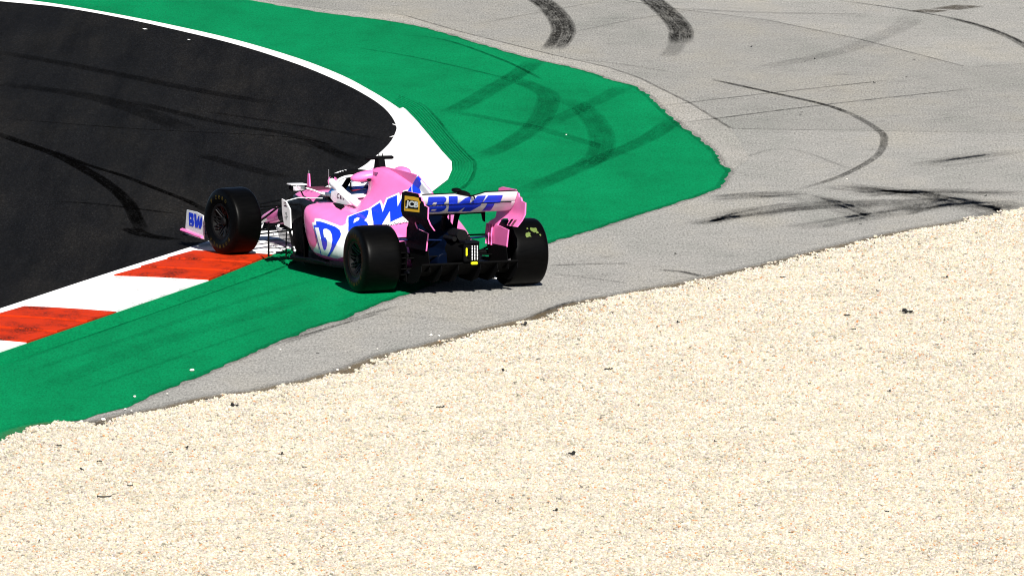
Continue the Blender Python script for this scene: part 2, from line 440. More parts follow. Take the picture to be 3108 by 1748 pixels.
# ------------------------------------------------------------------ materials
class NT:
    def __init__(s, name):
        s.m = bpy.data.materials.new(name); s.m.use_nodes = True
        s.t = s.m.node_tree; s.n = s.t.nodes; s.l = s.t.links
        s.b = s.n['Principled BSDF']
    def new(s, kind, **kw):
        n = s.n.new(kind)
        for k, v in kw.items():
            if k in n.inputs: n.inputs[k].default_value = v
            else: setattr(n, k, v)
        return n
    def link(s, a, b): s.l.new(a, b)
    def noise(s, vec, scale, detail=4, rough=.6):
        n = s.new('ShaderNodeTexNoise'); n.inputs['Scale'].default_value = scale
        n.inputs['Detail'].default_value = detail; n.inputs['Roughness'].default_value = rough
        s.link(vec, n.inputs['Vector']); return n.outputs['Fac']
    def ramp(s, fac, stops):
        r = s.new('ShaderNodeValToRGB')
        while len(r.color_ramp.elements) < len(stops): r.color_ramp.elements.new(.5)
        for e, (p, c) in zip(r.color_ramp.elements, stops):
            e.position = p; e.color = (*c, 1) if len(c) == 3 else c
        s.link(fac, r.inputs['Fac']); return r.outputs['Color']
    def mul(s, a, b, kind='MULTIPLY', fac=1.0):
        m = s.new('ShaderNodeMixRGB', blend_type=kind); m.inputs[0].default_value = fac
        for sock, v in ((m.inputs[1], a), (m.inputs[2], b)):
            if isinstance(v, (tuple, list)): sock.default_value = (*v, 1)
            else: s.link(v, sock)
        return m.outputs[0]
    def mapping(s, vec, scale=(1, 1, 1), rot=(0, 0, 0)):
        m = s.new('ShaderNodeMapping'); m.inputs['Scale'].default_value = scale; m.inputs['Rotation'].default_value = rot
        s.link(vec, m.inputs['Vector']); return m.outputs[0]
    def objco(s): return s.new('ShaderNodeTexCoord').outputs['Object']
    def math(s, op, a, b=None, clamp=False):
        m = s.new('ShaderNodeMath', operation=op, use_clamp=clamp)
        for sock, v in zip(m.inputs, (a, b)):
            if v is None: continue
            if isinstance(v, (int, float)): sock.default_value = v
            else: s.link(v, sock)
        return m.outputs[0]
    def bump(s, h, strength, dist):
        b = s.new('ShaderNodeBump'); b.inputs['Strength'].default_value = strength; b.inputs['Distance'].default_value = dist
        s.link(h, b.inputs['Height']); s.link(b.outputs[0], s.b.inputs['Normal'])

def g(v): return (v, v, v)

def paint(name, col, rough=.3, coat=.6, metal=0.0, spec=.5):
    t = NT(name); co = t.objco()
    n = t.noise(co, 9, 5)
    t.link(t.mul(t.ramp(n, [(.3, g(.90)), (.7, g(1.03))]), col), t.b.inputs['Base Color'])
    n2 = t.noise(co, 40, 4)
    t.link(t.ramp(n2, [(.3, g(rough * .8)), (.75, g(min(1, rough * 1.35)))]), t.b.inputs['Roughness'])
    t.b.inputs['Coat Weight'].default_value = coat; t.b.inputs['Coat Roughness'].default_value = .12
    t.b.inputs['Metallic'].default_value = metal
    t.b.inputs['Specular IOR Level'].default_value = spec
    return t.m

M = {}
M['rim'] = paint('rim_metal', (.016, .016, .017), .28, 0, .8)
M['pink'] = paint('pink_paint', (.80, .158, .42), .38, .35)
M['white'] = paint('white_paint', (.78, .78, .79), .4, .25)
M['blue'] = paint('blue_paint', (.003, .035, .62), .4, .25)
M['navy'] = paint('navy_paint', (.003, .010, .045), .3, .25)
M['carbon'] = paint('carbon_fibre', (.0014, .0014, .0016), .75, .0, 0, .06)
M['gloss_carbon'] = paint('gloss_carbon', (.0018, .0022, .004), .6, .0, 0, .06)
M['metal'] = paint('bare_metal', (.45, .45, .46), .3, 0, .9)
M['darkmetal'] = paint('dark_metal', (.003, .003, .0033), .6, 0, 0, .10)
M['yellow'] = paint('yellow_paint', (.80, .42, .01), .45, .2)
M['hivis'] = paint('yellow_marker', (.50, .50, .0), .5, 0)
M['ink'] = paint('black_print', (.0018, .0018, .0022), .75, 0, 0, .05)
M['wine'] = paint('dark_red_print', (.05, .006, .02), .5, 0)
M['red'] = paint('red_paint', (.55, .015, .02), .4, .3)
M['skyblue'] = paint('mid_blue_paint', (.02, .12, .35), .35, .4)
M['glass'] = paint('mirror_glass', (.30, .36, .36), .08, .5, .8)
M['led'] = paint('led_lens', (.75, .76, .78), .2, .6)

def mk_rubber():
    t = NT('tyre_rubber'); co = t.objco()
    n = t.noise(t.mapping(co, (1, 6, 6)), 7, 6)
    c = t.ramp(n, [(.3, g(.0004)), (.7, g(.0014))])
    t.link(c, t.b.inputs['Base Color'])
    t.b.inputs['Roughness'].default_value = .40
    t.b.inputs['Specular IOR Level'].default_value = .065
    t.bump(t.noise(co, 160, 4), .25, .002)
    return t.m
M['rubber'] = mk_rubber()

def mk_track():
    t = NT('dark_asphalt'); co = t.objco()
    big = t.noise(t.mapping(co, (1, .16, 1), (0, 0, R(-14))), .9, 6, .62)
    streak = t.noise(t.mapping(co, (2.2, .10, 1), (0, 0, R(-22))), 1.4, 6, .65)
    fine = t.noise(t.mapping(co, (1, .22, 1)), 46, 2, .8)
    c = t.ramp(big, [(.30, (.0045, .0045, .0048)), (.50, (.0068, .0065, .0063)), (.70, (.0120, .0108, .0094))])
    c = t.mul(c, t.ramp(streak, [(.30, g(.62)), (.48, g(1.0)), (.70, g(1.22))]))
    c = t.mul(c, t.ramp(fine, [(.28, g(.55)), (.50, g(.95)), (.62, g(1.35)), (.76, g(2.8))]))
    t.link(c, t.b.inputs['Base Color'])
    t.b.inputs['Roughness'].default_value = .85
    t.b.inputs['Specular IOR Level'].default_value = .015
    t.bump(fine, .3, .006)
    return t.m
M['track'] = mk_track()

def mk_runoff(name, col, warm=1.0):
    t = NT(name); co = t.objco()
    big = t.noise(t.mapping(co, (1, .3, 1)), .7, 6, .6)
    streak = t.noise(t.mapping(co, (.8, .9, 1), (0, 0, R(14))), 2.6, 7, .7)
    fine = t.noise(t.mapping(co, (1, .20, 1)), 44, 2, .85)
    c = t.mul(t.ramp(big, [(.3, (.86, .88, .87)), (.5, g(1.0)), (.72, (1.10, 1.07, 1.0))]), col)
    c = t.mul(c, t.ramp(streak, [(.26, g(.60)), (.40, g(.94)), (.7, g(1.06))]))
    c = t.mul(c, t.ramp(fine, [(.24, g(.30)), (.40, g(.78)), (.52, g(1.0)), (.64, g(1.22)), (.78, g(1.7))]))
    t.link(c, t.b.inputs['Base Color'])
    t.b.inputs['Roughness'].default_value = .85
    t.b.inputs['Specular IOR Level'].default_value = .06
    t.bump(fine, .2, .006)
    return t.m
M['runoff'] = mk_runoff('grey_asphalt', (.262, .254, .236))
M['runoff_dark'] = mk_runoff('older_grey_asphalt', (.236, .229, .212))
M['apron'] = mk_runoff('pale_concrete', (.280, .268, .245))

def mk_green():
    t = NT('green_paint'); co = t.objco()
    big = t.noise(t.mapping(co, (1, .22, 1), (0, 0, R(-20))), 1.0, 6, .62)
    dirt = t.noise(t.mapping(co, (.8, .55, 1), (0, 0, R(30))), 2.0, 8, .74)
    fine = t.noise(t.mapping(co, (1, .22, 1)), 46, 2, .8)
    c = t.ramp(big, [(.30, (.0004, .130, .044)), (.55, (.0005, .163, .056)), (.78, (.0010, .190, .067))])
    c = t.mul(c, t.ramp(dirt, [(.24, g(.38)), (.36, g(.90)), (.5, g(1.0)), (.72, g(1.06))]))
    c = t.mul(c, t.ramp(fine, [(.26, g(.62)), (.48, g(.98)), (.72, g(1.22))]))
    t.link(c, t.b.inputs['Base Color'])
    t.b.inputs['Roughness'].default_value = .8
    t.b.inputs['Specular IOR Level'].default_value = .03
    t.bump(fine, .2, .005)
    return t.m
M['green'] = mk_green()

def mk_worn(name, col, dark, amount):
    t = NT(name); co = t.objco()
    n = t.noise(t.mapping(co, (1.3, .7, 1), (0, 0, R(-15))), 1.9, 7, .7)
    fine = t.noise(t.mapping(co, (1, .3, 1)), 40, 3, .75)
    w = t.math('MULTIPLY', t.math('SUBTRACT', n, .47), 6.0, True)
    w = t.math('MULTIPLY', w, t.ramp(fine, [(.34, g(.1)), (.58, g(1))]), True)
    w = t.math('MULTIPLY', w, amount, True)
    mx = t.new('ShaderNodeMixRGB'); t.link(w, mx.inputs[0])
    mx.inputs[1].default_value = (*col, 1); mx.inputs[2].default_value = (*dark, 1)
    t.link(mx.outputs[0], t.b.inputs['Base Color'])
    t.b.inputs['Roughness'].default_value = .75
    t.b.inputs['Specular IOR Level'].default_value = .05
    t.bump(fine, .2, .005)
    return t.m
M['line'] = mk_worn('white_road_paint', (.80, .80, .79), (.35, .34, .33), .5)
M['kerb_white'] = mk_worn('white_kerb_paint', (.78, .78, .77), (.25, .25, .25), .8)
M['kerb_red'] = mk_worn('red_kerb_paint', (.42, .024, .003), (.06, .008, .004), 1.0)

def mk_skid():
    t = NT('rubber_mark')
    uv = t.new('ShaderNodeUVMap', uv_map='UVMap').outputs[0]
    fd = t.new('ShaderNodeUVMap', uv_map='Fade').outputs[0]
    st = t.new('ShaderNodeAttribute', attribute_type='OBJECT', attribute_name='strength').outputs['Fac']
    su = t.new('ShaderNodeSeparateXYZ'); t.link(uv, su.inputs[0])
    sf = t.new('ShaderNodeSeparateXYZ'); t.link(fd, sf.inputs[0])
    u = su.outputs[0]
    edge = t.math('MULTIPLY', t.math('MULTIPLY', u, t.math('SUBTRACT', 1.0, u)), 4.0)
    co = t.objco()
    across = t.noise(t.mapping(uv, (14, .22, 1)), 1.0, 4, .7)
    blot = t.noise(t.mapping(co, (2.4, .5, 1)), 2.4, 6, .72)
    fine = t.noise(t.mapping(co, (1, .22, 1)), 44, 2, .8)
    a = t.math('MULTIPLY', t.math('POWER', edge, .55), 1.35, True)
    a = t.math('MULTIPLY', a, t.ramp(across, [(.25, g(.25)), (.55, g(1))]))
    a = t.math('MULTIPLY', a, t.ramp(blot, [(.28, g(.35)), (.55, g(1))]))
    a = t.math('MULTIPLY', a, t.ramp(fine, [(.28, g(1)), (.5, g(.8)), (.72, g(.2))]))
    e = t.math('MULTIPLY', t.math('MULTIPLY', sf.outputs[0], t.math('SUBTRACT', 1.0, sf.outputs[0])), 9.0, True)
    a = t.math('MULTIPLY', a, e)
    a = t.math('MULTIPLY', a, st, True)
    t.b.inputs['Base Color'].default_value = (.0012, .0012, .0012, 1)
    t.b.inputs['Roughness'].default_value = .9
    t.b.inputs['Specular IOR Level'].default_value = .0
    t.link(a, t.b.inputs['Alpha'])
    return t.m
M['skid'] = mk_skid()

def mk_seam():
    t = NT('asphalt_joint'); co = t.objco()
    n = t.noise(co, 9, 4)
    t.link(t.ramp(n, [(.3, g(.05)), (.7, g(.11))]), t.b.inputs['Base Color'])
    t.b.inputs['Roughness'].default_value = .9
    return t.m
M['seam'] = mk_seam()

def mk_stone():
    t = NT('pale_gravel')
    at = t.new('ShaderNodeAttribute', attribute_type='GEOMETRY', attribute_name='stone_colour').outputs['Color']
    n = t.noise(t.objco(), 60, 3)
    oi = t.new('ShaderNodeObjectInfo').outputs['Random']
    c = t.mul(t.mul(at, t.ramp(n, [(.3, g(.86)), (.7, g(1.06))])), t.ramp(oi, [(0, (.84, .835, .82)), (.5, (.95, .945, .94)), (1, (1.04, 1.035, 1.03))]))
    t.link(c, t.b.inputs['Base Color'])
    t.b.inputs['Roughness'].default_value = .8
    t.b.inputs['Specular IOR Level'].default_value = .25
    return t.m
M['stone'] = mk_stone()

def mk_bed():
    t = NT('gravel_bed'); co = t.objco()
    n = t.noise(co, 30, 5, .7)
    t.link(t.ramp(n, [(.3, (.26, .205, .135)), (.7, (.46, .385, .28))]), t.b.inputs['Base Color'])
    t.b.inputs['Roughness'].default_value = .95
    t.bump(n, .6, .02)
    return t.m
M['bed'] = mk_bed()
def plain(name, col, rough=.8):
    t = NT(name); n = t.noise(t.objco(), 30, 4)
    t.link(t.mul(t.ramp(n, [(.3, g(.8)), (.7, g(1.1))]), col), t.b.inputs['Base Color'])
    t.b.inputs['Roughness'].default_value = rough
    return t.m
M['loose_stone'] = plain('loose_white_stone', (.66, .63, .57))
M['scrap'] = plain('rubber_scrap', (.006, .006, .006), .9)
M['stain'] = mk_skid()
M['stain'].name = 'brown_stain'
M['stain'].node_tree.nodes['Principled BSDF'].inputs['Base Color'].default_value = (.035, .024, .012, 1)
def mk_dirt():
    m = mk_skid(); m.name = 'tan_dirt'
    m.node_tree.nodes['Principled BSDF'].inputs['Base Color'].default_value = (.15, .115, .07, 1)
    return m
M['dirt'] = mk_dirt()

# ================================================================== THE SETTING
Z_GREEN, Z_TRACK, Z_LINE = .004, .008, .012

ground = sheet('ground', [(-1500, -400), (1500, -400), (1500, 2500), (-1500, 2500)], 0, M['runoff'])
tag(ground, 'pale grey asphalt run-off area around the corner', kind='structure')

# --- green painted verge round the corner (the track lies on top of it)
green_edge = [tuple(p) for p in ragged(GREEN, .07, .012)]
green = sheet('green_verge', [(-30, -26.0), (-9, -26.0)] + green_edge + [(-14, 52), (-60, 110), (-90, 60)], Z_GREEN, M['green'])
tag(green, 'bright green painted verge between track and run-off', kind='structure')

track_in = catmull(TRACK_EDGE, 6)
left_top = [(-8.5, 36.2), (-14, 40.5), (-26, 47)]
left_bot = [(-6.1, -7.6), (-9.5, -19.5), (-13, -32)]
track_poly = left_top[::-1] + [tuple(p) for p in track_in] + left_bot + [(-30, -40), (-60, 0), (-50, 40)]
track = sheet('race_track', track_poly, Z_TRACK, M['track'])
tag(track, 'black asphalt race track bending round the corner', kind='structure')

# --- white edge line and the white painted apex
lo = catmull(LINE_OUTER[:10], 5) + [np.array(p) for p in LINE_OUTER[10:]]
kin = KERB_IN[:]
d = (np.array(kin[-1]) - np.array(kin[-2]))
kin_ext = kin + [tuple(np.array(kin[-1]) + d * k) for k in (1, 2, 4)]
te = [tuple(p) for p in track_in]
white_poly = [(-26, 47.6), (-14, 41.0), (-8.5, 36.6)] + [tuple(p) for p in lo] + [tuple(p) for p in kin_ext] + [(-8.6, -19.0)] \
    + [(-9.5, -19.5), (-6.1, -7.6)] + te[::-1] + [(-8.5, 36.2), (-14, 40.5), (-26, 47)]
wl_ = sheet('white_line', white_poly, Z_LINE, M['line'])
tag(wl_, 'white painted track edge line widening at the apex', kind='structure')

# --- red and white kerb, block by block, each block with three shallow saw-tooth steps
kerb = empty('kerb', (*KERB_IN[1], 0))
tag(kerb, 'red and white striped kerb along the inside of the corner', kind='structure')
def kerb_block(a, b, c, e, mat):
    # a,b: far edge (inner, outer); e,c: near edge (inner, outer)
    a, b, c, e = (np.array(p) for p in (a, b, c, e))
    V = []; Fc = []
    for k in range(3):
        for t, h in ((k / 3 + .001, .013), ((k + 1) / 3 - .001, .026)):
            p = a + (e - a) * t; q = b + (c - b) * t
            for s in np.linspace(0, 1, 5):
                r_ = p + (q - p) * s
                V.append((r_[0], r_[1], h + .006 * math.sin(math.pi * s)))
            for s in (0, 1):
                r_ = p + (q - p) * s
                V.append((r_[0], r_[1], .002))
    n = 7
    for i in range(5):
        for s in range(4):
            Fc.append((i * n + s, i * n + s + 1, (i + 1) * n + s + 1, (i + 1) * n + s))
        Fc.append((i * n + 5, i * n, (i + 1) * n, (i + 1) * n + 5))
        Fc.append((i * n + 4, i * n + 6, (i + 1) * n + 6, (i + 1) * n + 4))
    Fc.append((5, 0, 1, 2, 3, 4, 6)); Fc.append((35 + 5, 35, 36, 37, 38, 39, 35 + 6))
    off = np.array([KERB_IN[1][0], KERB_IN[1][1], 0])
    bm = bmesh.new()
    vv = [bm.verts.new(np.array(p) - off) for p in V]
    for f_ in Fc: bm.faces.new([vv[i] for i in f_])
    return bm_obj('kerb_block', bm, mat, kerb, False)
for k in range(4):
    kerb_block(KERB_IN[k], KERB_OUT[k], KERB_OUT[k + 1], KERB_IN[k + 1], M['kerb_red'] if k % 2 == 0 else M['kerb_white'])

# --- ribbed green kerb behind the white apex: eight raised ribs
ribs = empty('ribbed_kerb', (0, 12, 0))
tag(ribs, 'low green kerb of parallel raised ribs round the apex', kind='structure')
A_ = resample(RIB_A, .02); m_ = len(RIB_A)
ta = np.linspace(0, m_ - 1, 320)
def key(P): return np.stack([np.interp(ta, np.arange(m_), np.array(P)[:, k]) for k in range(2)], 1)
A_, B_ = key(RIB_A), key(RIB_B)
for Q in (A_, B_):
    for _ in range(3): Q[1:-1] = (Q[:-2] + Q[1:-1] * 2 + Q[2:]) / 4
tt = ta
NR = 7
for k in range(NR):
    c0, c1 = (k + .10) / NR, (k + .90) / NR
    V = []; Fc = []
    for i in range(len(tt)):
        p = A_[i] + (B_[i] - A_[i]) * c0; q = A_[i] + (B_[i] - A_[i]) * c1
        for (r_, h) in ((p, .003), (p * .8 + q * .2, .012), (p * .2 + q * .8, .012), (q, .003)):
            V.append((r_[0], r_[1] - 12, h))
        if i:
            for s in range(3):
                Fc.append((4 * i - 4 + s, 4 * i - 3 + s, 4 * i + 1 + s, 4 * i + s))
    bm = bmesh.new(); vv = [bm.verts.new(p) for p in V]
    for f_ in Fc: bm.faces.new([vv[i] for i in f_])
    o = bm_obj('rib', bm, M['green'], ribs, False)
    if o.data.polygons[1].normal.z < 0: o.data.flip_normals()
strip('joint', [tuple(p) for p in RIB_OUT], .07, .0075, M['skid'], green, .5)
strip('dirty_edge', [tuple(p) for p in GREEN], .13, .0077, M['skid'], green, .30)

# --- run-off: paler apron along the green edge, darker older patch, joints
apron_poly = [tuple(p) for p in ragged(STRIP[:10], .1, .01)]
ge = [p for p in green_edge]
i0 = min(range(len(ge)), key=lambda i: (ge[i][0] - 3.10) ** 2 + (ge[i][1] - 11.57) ** 2)
apron = sheet('concrete_apron', apron_poly + [(3.35, 13.0)] + [(p[0] - .02, p[1] - .05) for p in ge[i0:]] , .002, M['apron'])
tag(apron, 'pale concrete strip bordering the green paint', kind='structure')
patch = sheet('asphalt_patch', [tuple(p) for p in STRIP[3:]] + [(14, 15.2), (14, 26.5)] + [tuple(p) for p in SEAM[::-1]] + [(-.6, 42), (-2.2, 37)] + [tuple(p) for p in STRIP[:3]], .001, M['runoff_dark'])
tag(patch, 'slightly darker older asphalt panel in the run-off', kind='structure')
strip('joint', STRIP, .05, .0035, M['skid'], ground, .5, False)
strip('joint', [(1.2, 35.5)] + SEAM + [(9.5, 26.6)], .05, .0035, M['skid'], ground, .5, False)
NT_ = 11     # the last marks of the list lie on the track
for i, (w, s, pts) in enumerate(SKIDS):
    on_track = i >= len(SKIDS) - NT_
    zz = .0087 + .0002 * (i - len(SKIDS) + NT_) if on_track else .0062 + .0001 * i
    strip('skid_mark', pts, w, zz, M['skid'], track if on_track else ground, s)
k_ = 0
for (w, s, pts) in SWATHS:         # where cars ran wide again and again: bundles of streaks
    strip('skid_mark', pts, w * 1.5, .0101, M['skid'], ground, s * .42)
    P_ = np.array(pts)
    for k in range(10):
        o_ = NP.normal(0, .62, 1) * w; t_ = NP.normal(0, .25) * w
        a_, b_ = sorted(NP.uniform(0, 1, 2)); 
        if b_ - a_ < .35: a_, b_ = max(0, a_ - .25), min(1, b_ + .25)
        Q_ = resample(catmull(P_.tolist(), 6), .1); n_ = len(Q_)
        Q_ = Q_[int(a_ * (n_ - 1)):max(int(b_ * (n_ - 1)), int(a_ * (n_ - 1)) + 3)]
        if len(Q_) < 3: continue
        Q_ = Q_[np.linspace(0, len(Q_) - 1, min(6, len(Q_))).astype(int)].copy()
        Q_[:, 1] += o_ + t_ * np.linspace(-1, 1, len(Q_))
        k_ += 1
        strip('skid_mark', Q_.tolist(), NP.uniform(.04, .13), .0104 + .00004 * k_, M['skid'], ground, NP.uniform(.15, .55) * min(1, s + .2))
for i, (x, y) in enumerate(STAINS):
    strip('stain', [(x - .22 + .04 * i, y + .1), (x, y), (x + .2, y - .15)], .75 - .3 * i, .0068, M['stain'], ground, .75)

# --- gravel trap: bed, then stones in clumps
gr_edge = [tuple(p) for p in ragged(GRAVEL, .06, .02)]
gr_ext_l = [(-6.2, -18.5), (-9, -26)]
gr_ext_r = [(7.6, 10.2), (14, 22)]
bed = sheet('gravel_bed', gr_ext_l[::-1] + gr_edge + gr_ext_r + [(200, 22), (200, -92), (-200, -92), (-200, -26)], .009, M['bed'])
tag(bed, 'cream gravel trap bed on the outside of the run-off', kind='structure')

strip('dirt_border', [tuple(p) for p in GRAVEL], .42, .0115, M['dirt'], bed, 1.0)
strip('dirt_border', [(p[0], p[1] + .12) for p in GRAVEL], .55, .0062, M['skid'], bed, .35)

def stone_mesh(name, pts, sizes, cols):
    base = bmesh.new(); bmesh.ops.create_icosphere(base, subdivisions=1, radius=1)
    bv = np.array([v.co[:] for v in base.verts]); bf = np.array([[v.index for v in f.verts] for f in base.faces]); base.free()
    V = []; F_ = []; C_ = []
    for (p, s, c) in zip(pts, sizes, cols):
        v = bv * (1 + NP.uniform(-.28, .28, (len(bv), 1))) * np.array([1, NP.uniform(.6, 1), NP.uniform(.5, .8)]) * s
        e = Euler((NP.uniform(-.7, .7), NP.uniform(-.7, .7), NP.uniform(0, 6.28))).to_matrix()
        v = v @ np.array(e).T + np.array(p)
        F_.append(bf + len(V) * len(bv)); V.append(v); C_.append(np.tile(c, (len(bf), 1)))
    V = np.concatenate(V); F_ = np.concatenate(F_); C_ = np.concatenate(C_)
    me = bpy.data.meshes.new(name)
    me.from_pydata(V.tolist(), [], F_.tolist())
    at = me.attributes.new('stone_colour', 'FLOAT_COLOR', 'FACE')
    at.data.foreach_set('color', np.concatenate([C_, np.ones((len(C_), 1))], 1).astype(np.float32).ravel())
    me.materials.append(M['stone'])
    return me

def stone_cols(n):
    base = np.array([.455, .420, .350])
    c = base * NP.uniform(.74, 1.22, (n, 1)) * np.stack([np.ones(n), NP.normal(.985, .025, n), NP.normal(.97, .06, n)], 1)
    k = NP.random(n)
    c[k < .028] = np.array([.43, .20, .08]) * NP.uniform(.8, 1.2, (int((k < .028).sum()), 1))
    c[(k > .028) & (k < .07)] *= np.array([.98, .84, .62])
    c[(k > .10) & (k < .15)] *= np.array([.72, .74, .76])
    c[k > .98] *= .42  # a few dark stones, their colour also standing in for shaded gaps
    return np.clip(c, .02, .88)

clumps = bpy.data.collections.new('gravel_clumps')
NBIG, NSMALL = 6, 4
for k in range(NBIG + NSMALL):
    rad, n = (.21, 255) if k < NBIG else (.055, 13)
    rr = rad * np.sqrt(NP.random(n)); a = NP.uniform(0, 6.283, n)
    sz = np.clip(NP.lognormal(math.log(.0100), .33, n), .005, .024)
    pts = np.stack([rr * np.cos(a), rr * np.sin(a), NP.uniform(0, .014, n)], 1)
    o = bpy.data.objects.new('clump_%02d' % k, stone_mesh('clump', pts, sz, stone_cols(n)))
    clumps.objects.link(o)

# points on the gravel, thinned towards its edge
E_ = np.array(gr_ext_l[::-1] + gr_edge + gr_ext_r)
E_ = E_[np.argsort(E_[:, 0])]
def edge_y(x): return np.interp(x, E_[:, 0], E_[:, 1])
def slope_n(x):
    s = (edge_y(x + .15) - edge_y(x - .15)) / .3
    return 1 / np.sqrt(1 + s * s)
def gravel_z(x, y):
    dist = float((edge_y(x) - y) * slope_n(x))
    return .012 + .022 * (.5 + .5 * math.sin(x * 1.7 + y * .55) * math.sin(y * .9 - x * .8)) * min(1, max(0, dist - .17) * 1.5)
pts = []; pick = []
sp = .19
gx = np.arange(-6.5, 8.5, sp)
for x in gx:
    for y in np.arange(-26.5, 12, sp):
        px = x + NP.uniform(-.5, .5) * sp; py = y + NP.uniform(-.5, .5) * sp
        dist = (edge_y(px) - py) * slope_n(px)
        if dist < .17 : continue
        half = 3.9 + (py + 27) * .05 + .8
        if abs(px - .66) > half: continue
        pts.append((px, py, gravel_z(px, py))); pick.append(NP.integers(0, NBIG))
for x in np.arange(-6, 8.2, .0075):
    for _ in range(1):
        dist = abs(NP.normal(.12, .09)) - .03 if NP.random() < .94 else -min(.12, abs(NP.normal(0, .06)))
        sl = slope_n(np.array([x]))[0]
        px = x; py = edge_y(x) - dist / sl
        pts.append((px, py, .010)); pick.append(NBIG + NP.integers(0, NSMALL))
me = bpy.data.meshes.new('gravel')
me.from_pydata(pts, [], [])
at = me.attributes.new('pick', 'INT', 'POINT'); at.data.foreach_set('value', np.array(pick, dtype=np.int32))
at = me.attributes.new('turn', 'FLOAT', 'POINT'); at.data.foreach_set('value', NP.uniform(0, 6.283, len(pts)).astype(np.float32))
gravel = bpy.data.objects.new('gravel', me); COL.objects.link(gravel)
tag(gravel, 'loose cream and white gravel filling the trap', 'gravel', kind='stuff')
ng = bpy.data.node_groups.new('gravel_scatter', 'GeometryNodeTree')
ng.interface.new_socket('Geometry', in_out='INPUT', socket_type='NodeSocketGeometry')
ng.interface.new_socket('Geometry', in_out='OUTPUT', socket_type='NodeSocketGeometry')
nn = ng.nodes
gi = nn.new('NodeGroupInput'); go = nn.new('NodeGroupOutput')
ci = nn.new('GeometryNodeCollectionInfo'); ci.inputs['Collection'].default_value = clumps
ci.inputs['Separate Children'].default_value = True; ci.inputs['Reset Children'].default_value = True
ip = nn.new('GeometryNodeInstanceOnPoints'); ip.inputs['Pick Instance'].default_value = True
na = nn.new('GeometryNodeInputNamedAttribute'); na.data_type = 'INT'; na.inputs['Name'].default_value = 'pick'
nt = nn.new('GeometryNodeInputNamedAttribute'); nt.data_type = 'FLOAT'; nt.inputs['Name'].default_value = 'turn'
cx = nn.new('ShaderNodeCombineXYZ')
L_ = ng.links
L_.new(gi.outputs[0], ip.inputs['Points']); L_.new(ci.outputs[0], ip.inputs['Instance'])
L_.new(na.outputs['Attribute'], ip.inputs['Instance Index'])
L_.new(nt.outputs['Attribute'], cx.inputs['Z']); L_.new(cx.outputs[0], ip.inputs['Rotation'])
L_.new(ip.outputs[0], go.inputs[0])
md = gravel.modifiers.new('scatter', 'NODES'); md.node_group = ng

# ================================================================== THE RACING CAR
PSI = R(23.2)
WB = 3.65
car = empty('race_car', (0, 0, .006), PSI)
tag(car, 'pink, white and blue open-wheel racing car with halo, cutting across the kerb', 'race car')

def super_sec(y, hw, zb, zt, n=2.6, tn=0.0, N=28):
    out = []
    zc, hz = (zb + zt) / 2, (zt - zb) / 2
    for k in range(N):
        a = 2 * math.pi * k / N
        c, s = math.cos(a), math.sin(a)
        x = hw * math.copysign(abs(c) ** (2 / n), c); z = zc + hz * math.copysign(abs(s) ** (2 / n), s)
        if s > 0: x *= 1 - tn * s
        out.append((x, y, z))
    return out

def raw(secs):
    bm = bmesh.new()
    v, f = loft(secs); V = [bm.verts.new(p) for p in v]
    for q in f: bm.faces.new([V[i] for i in q])
    bmesh.ops.recalc_face_normals(bm, faces=bm.faces[:])
    me = bpy.data.meshes.new('raw'); bm.to_mesh(me); bm.free()
    o = bpy.data.objects.new('raw', me); COL.objects.link(o); return o

def smooth_secs(secs, n=4):
    m = len(secs[0]); cols = [catmull([s[k] for s in secs], n) for k in range(m)]
    return [[cols[k][i] for k in range(m)] for i in range(len(cols[0]))]

# tub and nose
tub = raw(smooth_secs([super_sec(*a) for a in (
    (4.86, .05, .19, .25, 2.4), (4.75, .10, .18, .29, 2.6), (4.5, .13, .20, .37, 3, .1), (4.2, .15, .24, .46, 3, .15), (3.9, .18, .27, .56, 3.2, .2),
    (3.6, .215, .27, .655, 3.4, .22), (3.2, .26, .22, .685, 3.4, .2), (2.8, .31, .16, .70, 3.4, .16),
    (2.4, .345, .12, .715, 3.4, .12), (2.0, .36, .11, .72, 3.4, .12), (1.6, .36, .12, .74, 3.0, .15), (1.3, .30, .14, .72, 2.6, .2))]))
cut = raw([[(p[0], p[1], p[2]) for p in s] for s in (
    [super_sec(y, hw, .34, 1.0, 3.0) for y, hw in ((1.93, .12), (1.97, .19), (2.1, .25), (2.35, .255), (2.6, .235), (2.75, .19), (2.84, .10))])])
b = tub.modifiers.new('cut', 'BOOLEAN'); b.object = cut; b.operation = 'DIFFERENCE'; b.solver = 'EXACT'

